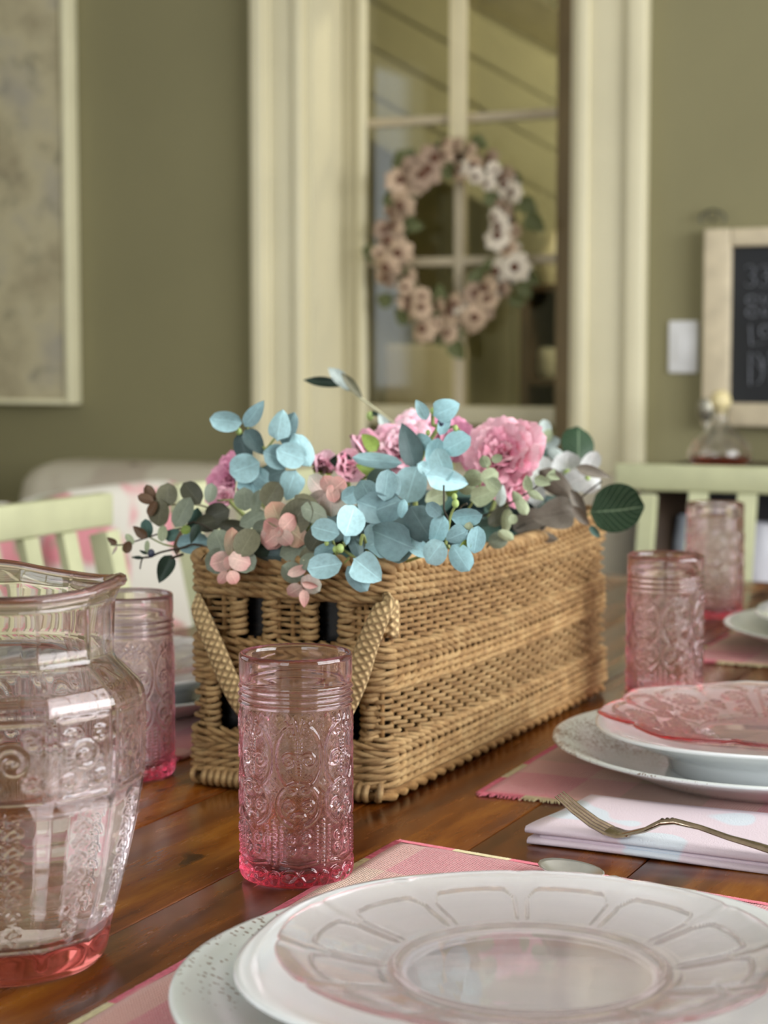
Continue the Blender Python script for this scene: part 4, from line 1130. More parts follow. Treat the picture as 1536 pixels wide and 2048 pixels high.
m = MB(); m.box(BX0+.004, BX1-.004, BYA+.004, BYB-.004, TZ+.004, TZ+.010); o = m.build('basket_floor', M['wicker_dark'], bk, smooth=False); o.location = -bc
# strap handles
def jute():
    t = NT('jute_webbing'); v = t.coords('UV', scale=(60, 2.2, 1)); w = t.n('ShaderNodeTexWave', wave_type='BANDS', bands_direction='DIAGONAL'); w.inputs['Scale'].default_value = 1.6; w.inputs['Distortion'].default_value = 1.5; t.l(v, w.inputs['Vector'])
    v2 = t.coords('UV', scale=(60, -2.2, 1)); w2 = t.n('ShaderNodeTexWave', wave_type='BANDS', bands_direction='DIAGONAL'); w2.inputs['Scale'].default_value = 1.6; t.l(v2, w2.inputs['Vector'])
    f = t.math('MULTIPLY', w.outputs[0], w2.outputs[0]); nz = t.noise(t.coords(), 300, 2)
    t.set(Base_Color=t.ramp(t.math('ADD', t.math('MULTIPLY', f, .7), t.math('MULTIPLY', nz, .3)), [(.08, lin((104, 78, 46))), (.42, lin((214, 184, 134)))]), Roughness=.9)
    t.bump(f, .0014, 1); return t.m
M['jute'] = jute()
YS = BYA-.016
hp = [at_y(x, y, yy) for x, y, yy in ((398, 1196, BYA+.004), (393, 1205, BYA-.009), (404, 1235, YS), (432, 1300, YS-.004), (462, 1370, YS-.006), (500, 1425, YS-.008), (560, 1462, YS-.008), (620, 1465, YS-.008), (675, 1430, YS-.006), (712, 1360, YS-.004), (735, 1290, YS), (758, 1235, YS+.002), (772, 1205, BYA-.009), (768, 1198, BYA+.004))]
def smoothp(P, k=6):
    out = []
    for i in range(len(P)-1):
        p0, p1, p2, p3 = P[max(i-1, 0)], P[i], P[i+1], P[min(i+2, len(P)-1)]
        for t in np.linspace(0, 1, k, endpoint=False):
            out.append(.5*((2*p1)+(p2-p0)*t+(2*p0-5*p1+4*p2-p3)*t*t+(3*p1-p0-3*p2+p3)*t**3))
    return out+[P[-1]]
sp_ = smoothp([p-bc for p in hp]); N_ = len(sp_)
m = MB(); m.tube(sp_, [.0048+.0050*math.sin(PI*min(1, i/(N_-1)*1.0))**.5 for i in range(N_)], 10, flat=.0024, up=(0, -1, 0)); m.build('strap_handle', M['jute'], bk, uv=True)
hp2 = [Vector((BX0+.03+.1*t, BYB+.012+.004*math.sin(PI*t), TZ+.165-.07*math.sin(PI*t))) for t in np.linspace(0, 1, 16)]
m = MB(); m.tube([p-bc for p in hp2], .007, 8, flat=.0024, up=(0, 1, 0)); m.build('strap_handle', M['jute'], bk, uv=True)
cz0, cz1 = at_y(785, 1277, BYA).z, at_y(785, 1203, BYA).z
cxp = BX1+.0016; cyp = BYA+.009
m = MB(); m.tube([(cxp-bc.x, cyp-bc.y, z_-TZ) for z_ in np.linspace(cz0, cz1, 8)], [.0066, .0072, .0073, .0073, .0073, .0073, .0072, .0064], 12, up=(1, 0, 0)); m.build('corner_binding', M['jute'], bk, uv=True)
# black liner
m = MB(); t_ = .002
x0, x1, y0, y1 = BX0+.008, BX1-.008, BYA+.010, BYB-.010
m.box(x0, x1, y0, y1, TZ+.0105, TZ+.013); m.box(x0, x0+t_, y0, y1, TZ+.0131, TZ+.150); m.box(x1-t_, x1, y0, y1, TZ+.0131, TZ+.150); m.box(x0+t_, x1-t_, y0, y0+t_, TZ+.0131, TZ+.150); m.box(x0+t_, x1-t_, y1-t_, y1, TZ+.0131, TZ+.150)
o = m.build('planter_liner', plain('black_plastic', (7, 6, 6), .25, .2, 40), smooth=False); tag(o, 'black liner inside the wicker basket, seen through its openings', 'liner')
fm = MB(); 
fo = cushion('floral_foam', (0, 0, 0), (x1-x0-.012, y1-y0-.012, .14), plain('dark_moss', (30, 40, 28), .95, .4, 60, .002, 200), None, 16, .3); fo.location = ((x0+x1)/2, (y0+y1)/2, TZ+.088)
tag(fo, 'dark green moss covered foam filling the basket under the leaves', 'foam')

# ================================================================== FLOWERS
M['stem'] = plain('stem_green', (140, 150, 88), .6, .15, 60); M['stem_dark'] = plain('stem_dark', (58, 50, 38), .6, .2, 60); M['stem_pale'] = plain('stem_pale', (196, 192, 160), .6, .1, 60)
M['budg'] = plain('bud_green', (168, 190, 112), .5, .1, 60); M['berry'] = plain('berry_blue', (52, 58, 78), .35, .1, 60)
C1 = lambda x, y: (200+x/2.56, 720+y/2.56); C2 = lambda x, y: (700+x/2.56, 720+y/2.56)
def putleaf(root, P, cx, cy, L, W, ang, col, ysurf, kind='round', tilt=0, roll=0, mode='y'):
    """leaf whose centre stands at the place seen at P(cx,cy) on the plane y=ysurf (or x=ysurf)"""
    px, py = P(cx, cy); c = at_y(px, py, ysurf) if mode == 'y' else at_x(px, py, ysurf)
    depth = (c-Vector((0, 0, CAMZ))).length; k = depth/F/2.56
    L *= k*1.06; W *= k*1.06; a = math.radians(ang)
    X = (CAMX*math.cos(a)+CAMU*math.sin(a)); Z = -CAMF; Y = Z.cross(X)
    tl = tilt if tilt else random.uniform(-.38, .38); rl = roll if roll else random.uniform(-.38, .38)
    Rm = Matrix((X, Y, Z)).transposed() @ Matrix.Rotation(tl, 3, 'Y') @ Matrix.Rotation(rl, 3, 'X')
    base = {'round': 1.0, 'ovate': .80, 'heart': 1.08, 'long': .32}[kind]
    me = random.choice(LM[kind])
    o = bpy.data.objects.new('leaf', me); COL.objects.link(o); o.parent = root
    Rw = Rm.to_4x4(); sx = L/max(.8, math.cos(tl)); sy = W/base/max(.8, math.cos(rl)); off = Rm @ Vector((sx*.5, 0, 0))
    o.matrix_local = Matrix.Translation(c-root.location-off) @ Rw @ Matrix.Diagonal((sx, sy, (sx+sy)*.5, 1))
    o.material_slots[0].link = 'OBJECT'; o.material_slots[0].material = LC[col]
    return o
def putstem(root, P, pts, ysurf, r=.0012, mat='stem', into=True, mode='y', deep=.03):
    f = at_y if mode == 'y' else at_x
    W_ = [f(*P(x, y), ysurf) for x, y in pts]
    if into: e = W_[-1]; W_.append(Vector((max(x0+.02, min(x1-.02, e.x)), max(y0+.03, min(y1-.03, e.y+deep)), max(TZ+.14, min(e.z-.02, TZ+.17)))))
    W_ = smoothp([p-root.location for p in W_], 4)
    m = MB(); m.tube(W_, [r*(1.0-.35*(1-i/len(W_))) for i in range(len(W_))], 6); return m.build('stem', M[mat], root)
def ball(root, P, x, y, ysurf, r, mat, sc=(1, 1, 1.2)):
    c = at_y(*P(x, y), ysurf)-root.location; m = MB(); m.ball(c, r, 9, 6, sc); m.build('bud', M[mat], root)
def sprig(label, P, px, py, ysurf, leaves, stems=(), buds=(), kind='round', group=None, mode='y', name='eucalyptus_sprig'):
    f = at_y if mode == 'y' else at_x
    c = f(*P(px, py), ysurf); root = empty(name, (c.x, c.y, TZ+.16), label, 'greenery', group)
    n = len(leaves)
    for i, lf in enumerate(leaves):
        cx, cy, L, W, ang, col = lf[:6]; kd = lf[6] if len(lf) > 6 else kind
        d = ysurf - .0016*i*(1 if mode == 'y' else -1)
        if len(lf) > 7: d = ysurf+lf[7]
        putleaf(root, P, cx, cy, L, W, ang, col, d, kd, mode=mode)
    for s in stems:
        putstem(root, P, s[0], ysurf+(s[4] if len(s) > 4 else .004), s[1], s[2], s[3] if len(s) > 3 else True, mode)
    for b in buds: ball(root, P, b[0], b[1], ysurf-.004, b[2], b[3])
    return root
# --- left part, near end of the basket
sprig('tall pale blue eucalyptus sprig at the upper left of the basket', C1, 850, 450, 1.335, [
    (790, 420, 150, 90, -52, 'sl', 'ovate'), (735, 450, 150, 90, 110, 'sl'), (885, 585, 130, 110, 20, 'sl'), (965, 355, 165, 80, 70, 'bg'),
    (1035, 460, 175, 105, -62, 'lb'), (770, 610, 150, 140, -70, 'b'), (820, 600, 120, 90, -40, 'bg'), (980, 487, 150, 125, 160, 'lb'), (905, 497, 135, 122, -20, 'bg'), (740, 552, 155, 145, 200, 'lb'),
    (975, 645, 150, 120, 250, 'lb', 'heart'), (645, 310, 155, 100, 172, 'lb'), (790, 275, 155, 78, 52, 'bg', 'ovate'), (920, 330, 150, 108, 82, 'lb', 'heart')],
    [([(650, 318), (700, 360), (760, 395), (835, 445), (870, 500), (900, 640), (930, 760)], .0015, 'stem'), ([(700, 390), (735, 470)], .0012, 'stem', False), ([(755, 345), (770, 395)], .001, 'stem', False), ([(895, 400), (865, 440), (850, 455)], .0012, 'stem', False), ([(820, 555), (870, 535)], .001, 'stem', False)],
    [(710, 366, .0026, 'budg'), (655, 320, .0018, 'budg')])
sprig('olive grey eucalyptus sprig reaching over the left rim of the basket', C1, 400, 740, 1.30, [
    (600, 790, 130, 110, 200, 'do'), (690, 860, 160, 85, 172, 'do'), (490, 840, 160, 75, 262, 'te'), (560, 830, 130, 90, 190, 'do'), (565, 680, 95, 62, 262, 'gg'), (780, 812, 135, 80, 210, 'gg'), (740, 712, 112, 104, 92, 'gg'), (880, 688, 135, 115, 60, 'ol'), (805, 730, 120, 55, 80, 'gg'),
    (345, 690, 115, 105, 90, 'ol'), (470, 682, 135, 98, 130, 'do'), (305, 782, 135, 108, 262, 'ol'), (255, 692, 100, 60, 110, 'br'), (270, 760, 80, 45, 240, 'br'), (425, 778, 160, 92, 242, 'gg'), (235, 710, 80, 50, 160, 'br')],
    [([(215, 700), (300, 738), (400, 740), (520, 745), (640, 800), (760, 900)], .0011, 'stem_pale'), ([(700, 620), (700, 715), (775, 725)], .0009, 'stem_pale', False), ([(600, 720), (720, 712)], .001, 'stem', False)])
sprig('thin twig with small brown tipped leaves pointing far left of the basket', C1, 250, 930, 1.285, [
    (240, 862, 90, 60, 100, 'te'), (375, 897, 85, 60, 200, 'te'), (480, 935, 160, 105, 185, 'bg'), (405, 930, 135, 38, 80, 'br', 'ovate'), (240, 962, 75, 26, 265, 'lg', 'ovate'), (320, 886, 80, 48, 262, 'lg'), (205, 880, 90, 48, 145, 'br', 'ovate'), (152, 917, 62, 34, 125, 'lg'), (140, 957, 60, 46, 250, 'br'), (62, 925, 58, 30, 152, 'br', 'ovate'), (75, 975, 50, 14, 240, 'pp', 'ovate'), (485, 890, 100, 45, 250, 'dk', 'ovate'), (440, 870, 50, 44, 0, 'mk')],
    [([(55, 947), (120, 945), (240, 910), (330, 880), (420, 862), (520, 840)], .0009, 'stem_dark'), ([(250, 905), (330, 945), (420, 960)], .0009, 'stem', False)])
sprig('black green olive twig with a hanging dark leaf at the left rim of the basket', C1, 330, 1000, 1.272, [
    (335, 1070, 145, 84, 246, 'dk', 'ovate'), (190, 1012, 52, 18, 178, 'dk', 'ovate'), (222, 982, 44, 16, 160, 'dk', 'ovate')],
    [([(165, 1010), (250, 1010), (310, 985), (420, 962), (520, 950)], .0012, 'stem_dark'), ([(205, 1070), (215, 1020), (240, 1008)], .0008, 'stem_dark', False), ([(350, 1020), (425, 995)], .0014, 'stem_dark', False)], [(262, 990, .0030, 'berry')], name='olive_twig')
def rosette(label, cx, cy, outer, inner, ysurf, stem):
    return sprig(label, C1, cx, cy, ysurf, outer+inner, [stem] if stem else [], group=None)
rosette('pink tipped grey eucalyptus rosette hanging over the left front rim', 660, 1000, [(612, 935, 140, 125, 115, 'gg'), (752, 935, 150, 125, 62, 'ol'), (605, 1030, 130, 125, 215, 'gg'), (735, 1030, 130, 115, -40, 'gg')],
        [(675, 935, 145, 78, 90, 'tn'), (622, 1032, 110, 100, 195, 'pk'), (716, 1025, 112, 100, -15, 'pk'), (658, 1040, 66, 50, 90, 'sa'), (630, 1112, 70, 52, 232, 'sa'), (682, 1112, 70, 66, -60, 'sa')], 1.240, ([(660, 1130), (664, 1060), (672, 985), (700, 900)], .0010, 'stem_pale'))
rosette('largest salmon hearted eucalyptus rosette in the middle of the front', 920, 840, [(1010, 800, 190, 150, 55, 'ol'), (840, 862, 115, 80, 190, 'gg'), (905, 790, 135, 118, 112, 'tn'), (1000, 892, 135, 115, -38, 'tn'), (890, 900, 140, 120, 250, 'pk')],
        [(882, 852, 95, 88, 145, 'sa'), (965, 835, 100, 90, 45, 'sa'), (878, 912, 90, 80, 215, 'sa'), (945, 912, 90, 78, -50, 'pk'), (915, 880, 52, 42, 60, 'sa')], 1.258, ([(915, 880), (930, 850), (960, 800)], .0010, 'stem'))
rosette('pale pink eucalyptus rosette right of the largest one', 1180, 670, [(1108, 638, 115, 95, 132, 'pp'), (1120, 715, 120, 100, 205, 'pp'), (1182, 735, 125, 115, 268, 'pp'), (1220, 700, 110, 90, -30, 'pp')],
        [(1165, 632, 85, 78, 120, 'sa'), (1215, 646, 92, 92, 38, 'sa'), (1192, 690, 76, 68, 280, 'sa'), (1178, 664, 48, 36, 70, 'sa')], 1.285, ([(1180, 665), (1170, 700), (1150, 780)], .0010, 'stem'))
rosette('small pink tipped eucalyptus spray hanging lowest over the front', 1035, 1110, [(1068, 1030, 95, 85, 62, 'gg'), (985, 1092, 118, 105, 150, 'gg'), (1078, 1150, 110, 90, -38, 'pp')],
        [(1010, 1080, 100, 52, 20, 'pk'), (1075, 1150, 80, 36, -15, 'sa', 'ovate'), (996, 1182, 86, 72, 212, 'pk'), (1045, 1222, 88, 50, 272, 'sa', 'ovate')], 1.238, ([(1040, 1215), (1035, 1150), (1040, 1090), (1060, 1020)], .0009, 'stem_pale'))
sprig('grey green eucalyptus leaves tucked between the front rosettes', C1, 1040, 850, 1.262, [(1060, 742, 150, 100, -40, 'ol'), (1100, 780, 140, 100, -20, 'gg'), (1110, 920, 130, 110, 60, 'do'), (1000, 972, 160, 100, 20, 'gg'), (1065, 1010, 110, 90, 240, 'ol'), (880, 1000, 200, 70, 175, 'sl'), (850, 960, 160, 90, 10, 'dk')], [([(950, 960), (1040, 900), (1100, 850)], .0012, 'stem')])
sprig('pale blue eucalyptus sprig with green buds drooping over the front rim', C1, 1230, 965, 1.240, [
    (1310, 945, 140, 66, 110, 'sl'), (1150, 978, 110, 70, 20, 'bg'), (1152, 872, 142, 112, 165, 'lb'), (1280, 822, 155, 142, 72, 'lb'), (1265, 900, 90, 32, 85, 'b', 'ovate'), (1152, 1055, 168, 124, 190, 'lb'), (1372, 1075, 165, 150, -38, 'lb', 'heart'), (1318, 1118, 150, 95, -50, 'bg')],
    [([(1160, 940), (1230, 965), (1310, 1008), (1330, 960), (1350, 900)], .0014, 'stem'), ([(1190, 1020), (1215, 985)], .001, 'stem', False), ([(1250, 1040), (1275, 1015)], .001, 'stem', False), ([(1245, 930), (1255, 955)], .001, 'stem', False)], [(1230, 965, .0030, 'budg'), (1160, 938, .0018, 'budg'), (1205, 970, .0022, 'budg')])
sprig('cluster of large blue grey eucalyptus leaves in the centre front', C1, 1440, 800, 1.275, [
    (1330, 900, 150, 80, 100, 'sl'), (1290, 690, 110, 90, 200, 'lb'), (1500, 960, 160, 120, 250, 'b'), (1480, 645, 150, 118, 82, 'bg'), (1365, 680, 125, 118, 110, 'bg'), (1430, 762, 220, 150, -18, 'bg', 'heart'), (1460, 915, 200, 175, 25, 'bg', 'heart'), (1350, 840, 130, 70, 80, 'sl')], [([(1400, 1010), (1430, 900), (1440, 840)], .0014, 'stem')])
# --- centre / right
sprig('tall blue eucalyptus sprig with a brown stem in the centre of the basket', C2, 400, 430, 1.36, [
    (440, 480, 150, 100, 80, 'b'), (370, 420, 100, 80, 150, 'b'), (480, 330, 110, 60, 70, 'b'), (548, 430, 145, 120, 30, 'b'), (365, 255, 110, 62, 118, 'lb', 'ovate'), (497, 255, 135, 112, 22, 'b', 'heart'), (300, 437, 225, 118, 104, 'sl', 'ovate'), (140, 515, 240, 76, 174, 'lb'), (390, 560, 100, 70, -30, 'lb'), (470, 535, 170, 110, 112, 'lb'), (500, 612, 210, 112, -12, 'lb', 'heart'), (315, 637, 182, 162, 252, 'lb')],
    [([(425, 262), (425, 330), (450, 345), (400, 430), (350, 545), (330, 640)], .0022, 'stem'), ([(400, 440), (470, 418)], .0012, 'stem', False), ([(455, 345), (500, 350), (530, 340), (560, 360)], .0012, 'stem', False)], [(425, 262, .0024, 'budg'), (465, 320, .0028, 'berry'), (540, 348, .0022, 'budg'), (400, 372, .002, 'budg')])
sprig('broad blue grey eucalyptus leaves low in the centre of the basket', C2, 300, 800, 1.272, [
    (90, 850, 130, 90, 250, 'sl'), (260, 960, 170, 130, 230, 'b'), (85, 672, 130, 118, 118, 'bg'), (185, 640, 155, 105, 82, 'bg'), (150, 762, 225, 150, 200, 'bg', 'heart'), (270, 760, 90, 50, 260, 'b'), (365, 842, 200, 165, -58, 'sl'), (205, 912, 225, 180, 158, 'bg', 'heart'), (430, 765, 90, 70, 140, 'bg')],
    [([(480, 640), (480, 760), (470, 860)], .001, 'stem_dark')])
sprig('small pale blue leaves spilling over the right rim near the front corner', C2, 470, 900, 1.268, [
    (350, 960, 140, 80, -30, 'lb'), (450, 870, 150, 100, 250, 'b'), (600, 800, 150, 92, 8, 'b'), (645, 920, 135, 92, 262, 'b'), (605, 870, 80, 50, 260, 'lg'), (590, 950, 70, 50, 240, 'mk'), (432, 985, 132, 122, 232, 'lb'), (545, 900, 115, 98, 205, 'b', 'heart'), (565, 1012, 145, 112, -58, 'b')],
    [([(545, 740), (515, 800), (490, 940), (480, 965)], .0014, 'stem'), ([(500, 960), (520, 970)], .001, 'stem', False), ([(550, 790), (570, 750), (600, 735)], .001, 'stem_dark', False)], [(540, 735, .0028, 'budg'), (535, 700, .0022, 'budg')])
sprig('pale green baby eucalyptus sprig before the largest pink peony', C2, 680, 620, 1.40, [
    (690, 690, 140, 95, 20, 'lg', 'heart'), (600, 650, 90, 80, 160, 'lg'), (440, 700, 120, 90, 200, 'lg'), (630, 605, 95, 84, 170, 'lg'), (715, 595, 92, 82, 20, 'lg'), (690, 520, 66, 54, 110, 'lg'), (752, 502, 56, 44, 30, 'lg'), (735, 640, 80, 70, -40, 'lg'), (520, 660, 80, 60, 60, 'mk')],
    [([(720, 528), (680, 600), (650, 680), (620, 740)], .0011, 'stem')])
sprig('grey green baby eucalyptus twig running along the right rim', C2, 850, 720, 1.44, [
    (700, 860, 130, 100, 200, 'te'), (760, 800, 130, 80, 220, 'do'), (775, 692, 110, 52, 82, 'wl', 'ovate'), (800, 832, 140, 56, 262, 'lg', 'ovate'), (855, 705, 80, 50, 120, 'lg', 'ovate'), (882, 748, 95, 60, -60, 'lg'), (912, 632, 85, 48, 100, 'lg', 'ovate'), (950, 692, 90, 40, -30, 'lg', 'ovate'), (985, 622, 80, 54, -20, 'lg', 'ovate'), (1030, 590, 70, 40, 60, 'lg', 'ovate'), (1045, 600, 60, 30, -20, 'lg', 'ovate'), (760, 922, 100, 82, 200, 'gg'), (800, 900, 90, 50, -30, 'lg'), (835, 815, 50, 44, 90, 'lg')],
    [([(1040, 580), (940, 660), (800, 742), (700, 790), (640, 830)], .0010, 'stem_dark'), ([(750, 900), (700, 960)], .001, 'stem_dark', False)])
sprig('grey brown veined leaves at the far right end of the basket', C2, 1050, 760, 1.60, [
    (960, 900, 200, 60, 170, 'gb'), (925, 830, 180, 130, 200, 'gb'), (870, 890, 150, 100, 180, 'gb'), (800, 760, 150, 120, 160, 'gb'), (1170, 745, 175, 60, -62, 'gb', 'ovate'), (1060, 642, 225, 110, -40, 'gb', 'ovate'), (1045, 790, 205, 155, 190, 'gb', 'heart'), (1185, 800, 130, 50, -50, 'gb', 'ovate'), (1245, 575, 175, 56, -16, 'gb', 'ovate'), (1255, 880, 80, 36, -50, 'te', 'ovate')],
    [([(1290, 620), (1200, 690), (1130, 760), (1000, 850), (960, 900)], .0012, 'stem_dark')])
sprig('round dark green leaf standing out at the right end of the basket', C2, 1300, 780, 1.70, [(1370, 768, 255, 235, 5, 'dg', 'round', -.004)], [([(1250, 770), (1210, 800), (1150, 860)], .0012, 'stem')])
sprig('round dark green leaf upright behind the white blossoms', C2, 1170, 430, 1.85, [(1170, 428, 185, 165, 85, 'dg')], [([(1170, 500), (1160, 600), (1140, 800)], .0012, 'stem')])
# white blossoms
sprig('white orchid like blossoms at the right end of the basket', C2, 1100, 580, 1.70, [
    (975, 570, 155, 125, 100, 'wh'), (1110, 545, 150, 150, 90, 'wh'), (1230, 520, 120, 90, 60, 'wh'), (1200, 615, 160, 120, -30, 'wh'), (1060, 620, 130, 110, 230, 'wh'), (1150, 620, 120, 110, 200, 'wh'), (930, 690, 150, 120, 230, 'wh'), (860, 650, 110, 90, 150, 'wh')],
    [([(1110, 580), (1100, 700), (1050, 820)], .0016, 'stem')], [(1112, 580, .0035, 'budg'), (1215, 600, .0030, 'budg'), (980, 600, .003, 'budg')], name='white_blossom')
sprig('blurred silver green sprig at the far end of the basket', C2, 980, 420, 1.76, [
    (900, 450, 90, 60, 120, 'wl'), (940, 400, 90, 60, 60, 'te'), (1000, 350, 90, 60, 100, 'wl'), (1030, 420, 90, 60, 20, 'wl'), (960, 480, 100, 70, 200, 'te'), (1050, 480, 80, 60, -30, 'wl'), (880, 420, 70, 50, 160, 'wl'), (1010, 390, 70, 50, 70, 'lg'), (930, 500, 90, 70, 250, 'te')],
    [([(1000, 360), (980, 440), (960, 560), (950, 700)], .0012, 'stem')])
PX_ = lambda x, y: (x, y)
k256 = 2.56
sprig('long olive branch with narrow leaves rising behind the flowers', PX_, 720, 790, 1.55, [
    (650, 766, 80*k256, 20*k256, 174, 'dk', 'long'), (678, 757, 60*k256, 26*k256, 128, 'wl', 'long'), (702, 770, 62*k256, 18*k256, 132, 'ol', 'long'), (748, 828, 26*k256, 10*k256, 160, 'dk', 'long'), (770, 852, 50*k256, 20*k256, 120, 'wl', 'long')],
    [([(668, 765), (700, 780), (720, 795), (760, 825), (800, 860), (830, 900)], .0016, 'stem_pale')], [(740, 832, .0036, 'mk2' if False else 'budg')], name='olive_branch')

# ---- peonies
def petal_mesh():
    vs = []; fs = []; uv = []; nu_, nv_ = 7, 6
    for i in range(nv_+1):
        t = i/nv_; w = .62*math.sin(PI*(.12+.80*t**.8)*.98)**.7
        for j in range(nu_+1):
            q = 2*j/nu_-1
            x = q*w; z = t*(1-.10*q*q) + .03*math.sin(7*q+2)*t; y = .38*(q*q)*w*1.2*-1 + .45*(t-.35)**2*-1 + .20 + .03*math.sin(9*q)*t*t
            vs.append((x, y, z)); uv.append((t, j/nu_))
    for i in range(nv_):
        for j in range(nu_): a = i*(nu_+1)+j; fs.append((a, a+1, a+nu_+2, a+nu_+1))
    me = bpy.data.meshes.new('petal'); me.from_pydata(vs, [], fs); me.polygons.foreach_set('use_smooth', [True]*len(me.polygons)); me.materials.append(None); me.update(); return me
PM = petal_mesh()
def petal_mat(name, c, d):
    t = NT(name); info = t.n('ShaderNodeObjectInfo'); nz = t.noise(t.coords(scale=(4, 1, .6)), 4, 3)
    col = t.ramp(t.math('ADD', t.math('MULTIPLY', nz, .6), t.math('MULTIPLY', info.outputs['Random'], .4)), [(.3, lin(c)), (.7, lin(d))])
    t.set(Base_Color=col, Roughness=.7); t.b.inputs['Specular IOR Level'].default_value = .25
    t.bump(t.noise(t.coords(scale=(9, 1, 1)), 5, 2), .001, .6); return t.m
M['pet'] = petal_mat('peony_pink', (228, 142, 168), (248, 196, 208)); M['pet2'] = petal_mat('peony_light', (238, 176, 196), (250, 214, 224)); M['pet3'] = petal_mat('peony_mauve', (208, 130, 162), (236, 172, 194))
M['sepal'] = plain('sepal_green', (150, 164, 70), .6, .12, 60)
def peony(label, px, py, depthy, rpx, face, mat, n=42, openness=1.0, name='pink_peony'):
    c = at_y(px, py, depthy); dep = (c-Vector((0, 0, CAMZ))).length; R = rpx*dep/F
    f = (CAMX*face[0]+CAMU*face[1]-CAMF*face[2]).normalized()
    base = c - f*R*.55
    root = empty(name, base, label, 'flower', 'pink peonies')
    q = f.to_track_quat('Z', 'Y').to_matrix().to_4x4()
    for k in range(n):
        t = (k+.5)/n; a = k*2.39996+random.uniform(-.15, .15)
        tilt = (.05+1.15*t**1.1)*openness+random.uniform(-.08, .08)
        s = R*(.62+.55*t)*random.uniform(.92, 1.06); rr = R*.30*t
        o = bpy.data.objects.new('petal', PM); COL.objects.link(o); o.parent = root
        o.matrix_local = q @ Matrix.Rotation(a, 4, 'Z') @ Matrix.Translation((0, -rr-R*.05, R*.10*(1-t))) @ Matrix.Rotation(tilt, 4, 'X') @ Matrix.Diagonal((s*(.8+.25*t), s*.8, s, 1)) @ Matrix.Rotation(random.uniform(-.15, .15), 4, 'Y')
        o.material_slots[0].link = 'OBJECT'; o.material_slots[0].material = M[mat]
    for k in range(5):
        o = bpy.data.objects.new('sepal', LM['ovate'][0]); COL.objects.link(o); o.parent = root
        o.matrix_local = q @ Matrix.Rotation(k*2*PI/5, 4, 'Z') @ Matrix.Rotation(-.35, 4, 'Y') @ Matrix.Diagonal((R*.9, R*.9, R*.9, 1))
        o.material_slots[0].link = 'OBJECT'; o.material_slots[0].material = M['sepal']
    tip = Vector((max(x0+.03, min(x1-.03, c.x)), max(y0+.03, min(y1-.03, c.y+.02)), TZ+.15))-base
    m = MB(); m.tube(smoothp([Vector((0, 0, 0)), (tip*.4)-f*R*.3, tip], 5), .002, 6); m.build('stem', M['stem'], root)
    return root
peony('largest pink peony at the right of the bouquet', 1000, 905, 1.50, 66, (-.35, .35, .8), 'pet', 50, 1.05)
peony('deep pink peony behind the tall blue sprig', 905, 880, 1.52, 46, (.1, .4, .8), 'pet3', 34, .8)
peony('light pink peony left of the dark upright leaf', 800, 890, 1.46, 56, (-.2, .5, .7), 'pet2', 46, 1.0)
peony('light pink peony highest at the back of the bouquet', 835, 858, 1.62, 44, (.1, .6, .6), 'pet2', 40, 1.0)
peony('mauve pink peony at the left, behind the blue leaves', 455, 955, 1.42, 46, (-.5, .3, .7), 'pet3', 40, 1.0)
peony('small bright pink blossom low at the left', 446, 992, 1.36, 18, (-.3, .1, .8), 'pet', 16, 1.0)
peony('closed pink bud with green sepal above the centre', 727, 882, 1.44, 36, (-.45, .85, .35), 'pet2', 14, .12, name='peony_bud')
peony('round pale pink bud left of the centre', 648, 925, 1.42, 34, (.3, .6, .7), 'pet2', 16, .25, name='peony_bud')
peony('half hidden pink bloom low in the centre', 700, 930, 1.40, 34, (.3, .2, .9), 'pet', 20, .7)
peony('pink petals showing below the largest peony', 1035, 985, 1.50, 26, (.2, -.1, .9), 'pet', 16, 1.0)
sprig('yellow green sepals and dark leaf under the pink bud', C2, 60, 480, 1.405, [(100, 422, 110, 74, 130, 'mk', 'ovate'), (30, 590, 130, 80, 200, 'mk', 'ovate'), (90, 560, 120, 80, 160, 'mk', 'ovate'), (-45, 520, 120, 80, 175, 'dk', 'ovate'), (150, 600, 140, 90, 30, 'dk')], [([(40, 480), (60, 560), (70, 640)], .0014, 'stem')])
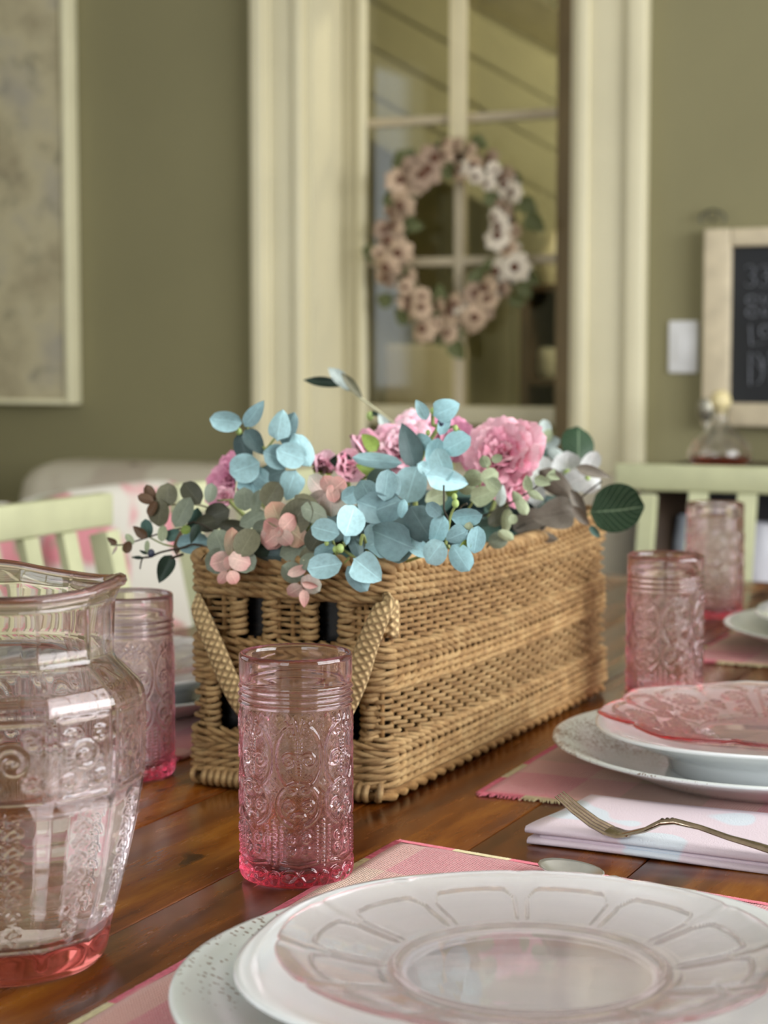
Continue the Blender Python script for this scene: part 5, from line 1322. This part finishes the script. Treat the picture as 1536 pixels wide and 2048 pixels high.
# ---- filler foliage, deep between the blooms: nobody could count it
for colr, lb in (('sl', 'dark slate leaves packed deep inside the wicker basket'), ('te', 'dull teal leaves packed deep between the flower stems')):
    m = MB()
    for q in range(110):
        me = random.choice(LM['round']); L = random.uniform(.028, .042)
        T_ = Matrix.Translation((-.665+random.uniform(-.058, .058), random.uniform(1.295, 1.752), TZ+.15+random.uniform(.016, .045))) @ Matrix.Rotation(random.uniform(0, 2*PI), 4, 'Z') @ Matrix.Rotation(random.uniform(-.9, .3), 4, 'Y') @ Matrix.Rotation(random.uniform(-.6, .6), 4, 'X') @ Matrix.Diagonal((L, L*.9, L, 1))
        uvd = {}
        for lp, u_ in zip(me.loops, me.uv_layers[0].data): uvd[lp.vertex_index] = tuple(u_.uv)
        m.add([T_ @ v.co for v in me.vertices], [tuple(p.vertices) for p in me.polygons], [uvd[v.index] for v in me.vertices])
    o = m.build('inner_foliage', LC[colr], uv=True); tag(o, lb, 'greenery'); stuff(o)

# ================================================================== DECANTER on the sideboard
dp = at_y(1440, 900, 3.75); dx = dp.x; dcz = sz+.0005
dec = empty('glass_decanter', (dx, 3.75, dcz), 'round clear glass decanter with amber liquid on the sideboard', 'decanter')
M['clear'] = glass_mat('clear_glass', (1, 1, 1), 0, 0, .3)
m = MB(); m.lathe([(.0003, 0), (.045, 0), (.062, .012), (.066, .03), (.055, .055), (.028, .078), (.016, .095), (.0155, .118), (.021, .123), (.019, .124), (.013, .117), (.0135, .095), (.026, .076), (.052, .054), (.062, .03), (.058, .014), (.042, .004), (.0003, .004)], 32); m.build('decanter_body', M['clear'], dec)
m = MB(); m.lathe([(.0003, .0045), (.041, .0045), (.057, .0145), (.0605, .026), (.0003, .026)], 32); m.build('amber_liquid', glass_mat('amber', (.75, .30, .12), 45, 0, .3, 1.33), dec)
m = MB(); m.lathe([(.0003, .112), (.0125, .112), (.0125, .1225), (.019, .126), (.022, .138), (.017, .152), (.008, .158), (.0003, .159)], 20); m.build('stopper', plain('cork_cream', (226, 210, 160), .5, .08, 90), dec)
p = at_y(1398, 850, 3.80); m = MB(); m.lathe([(.0003, 0), (.03, 0), (.030, .004), (.006, .010), (.005, .09), (.018, .10), (.021, .12), (.017, .136), (.0003, .14)], 20)
o = m.build('candlestick', plain('pewter', (150, 146, 132), .35, .1, 40, metal=.7)); o.location = (p.x, 3.86, dcz); tag(o, 'small pewter candlestick left of the decanter on the sideboard', 'candlestick')
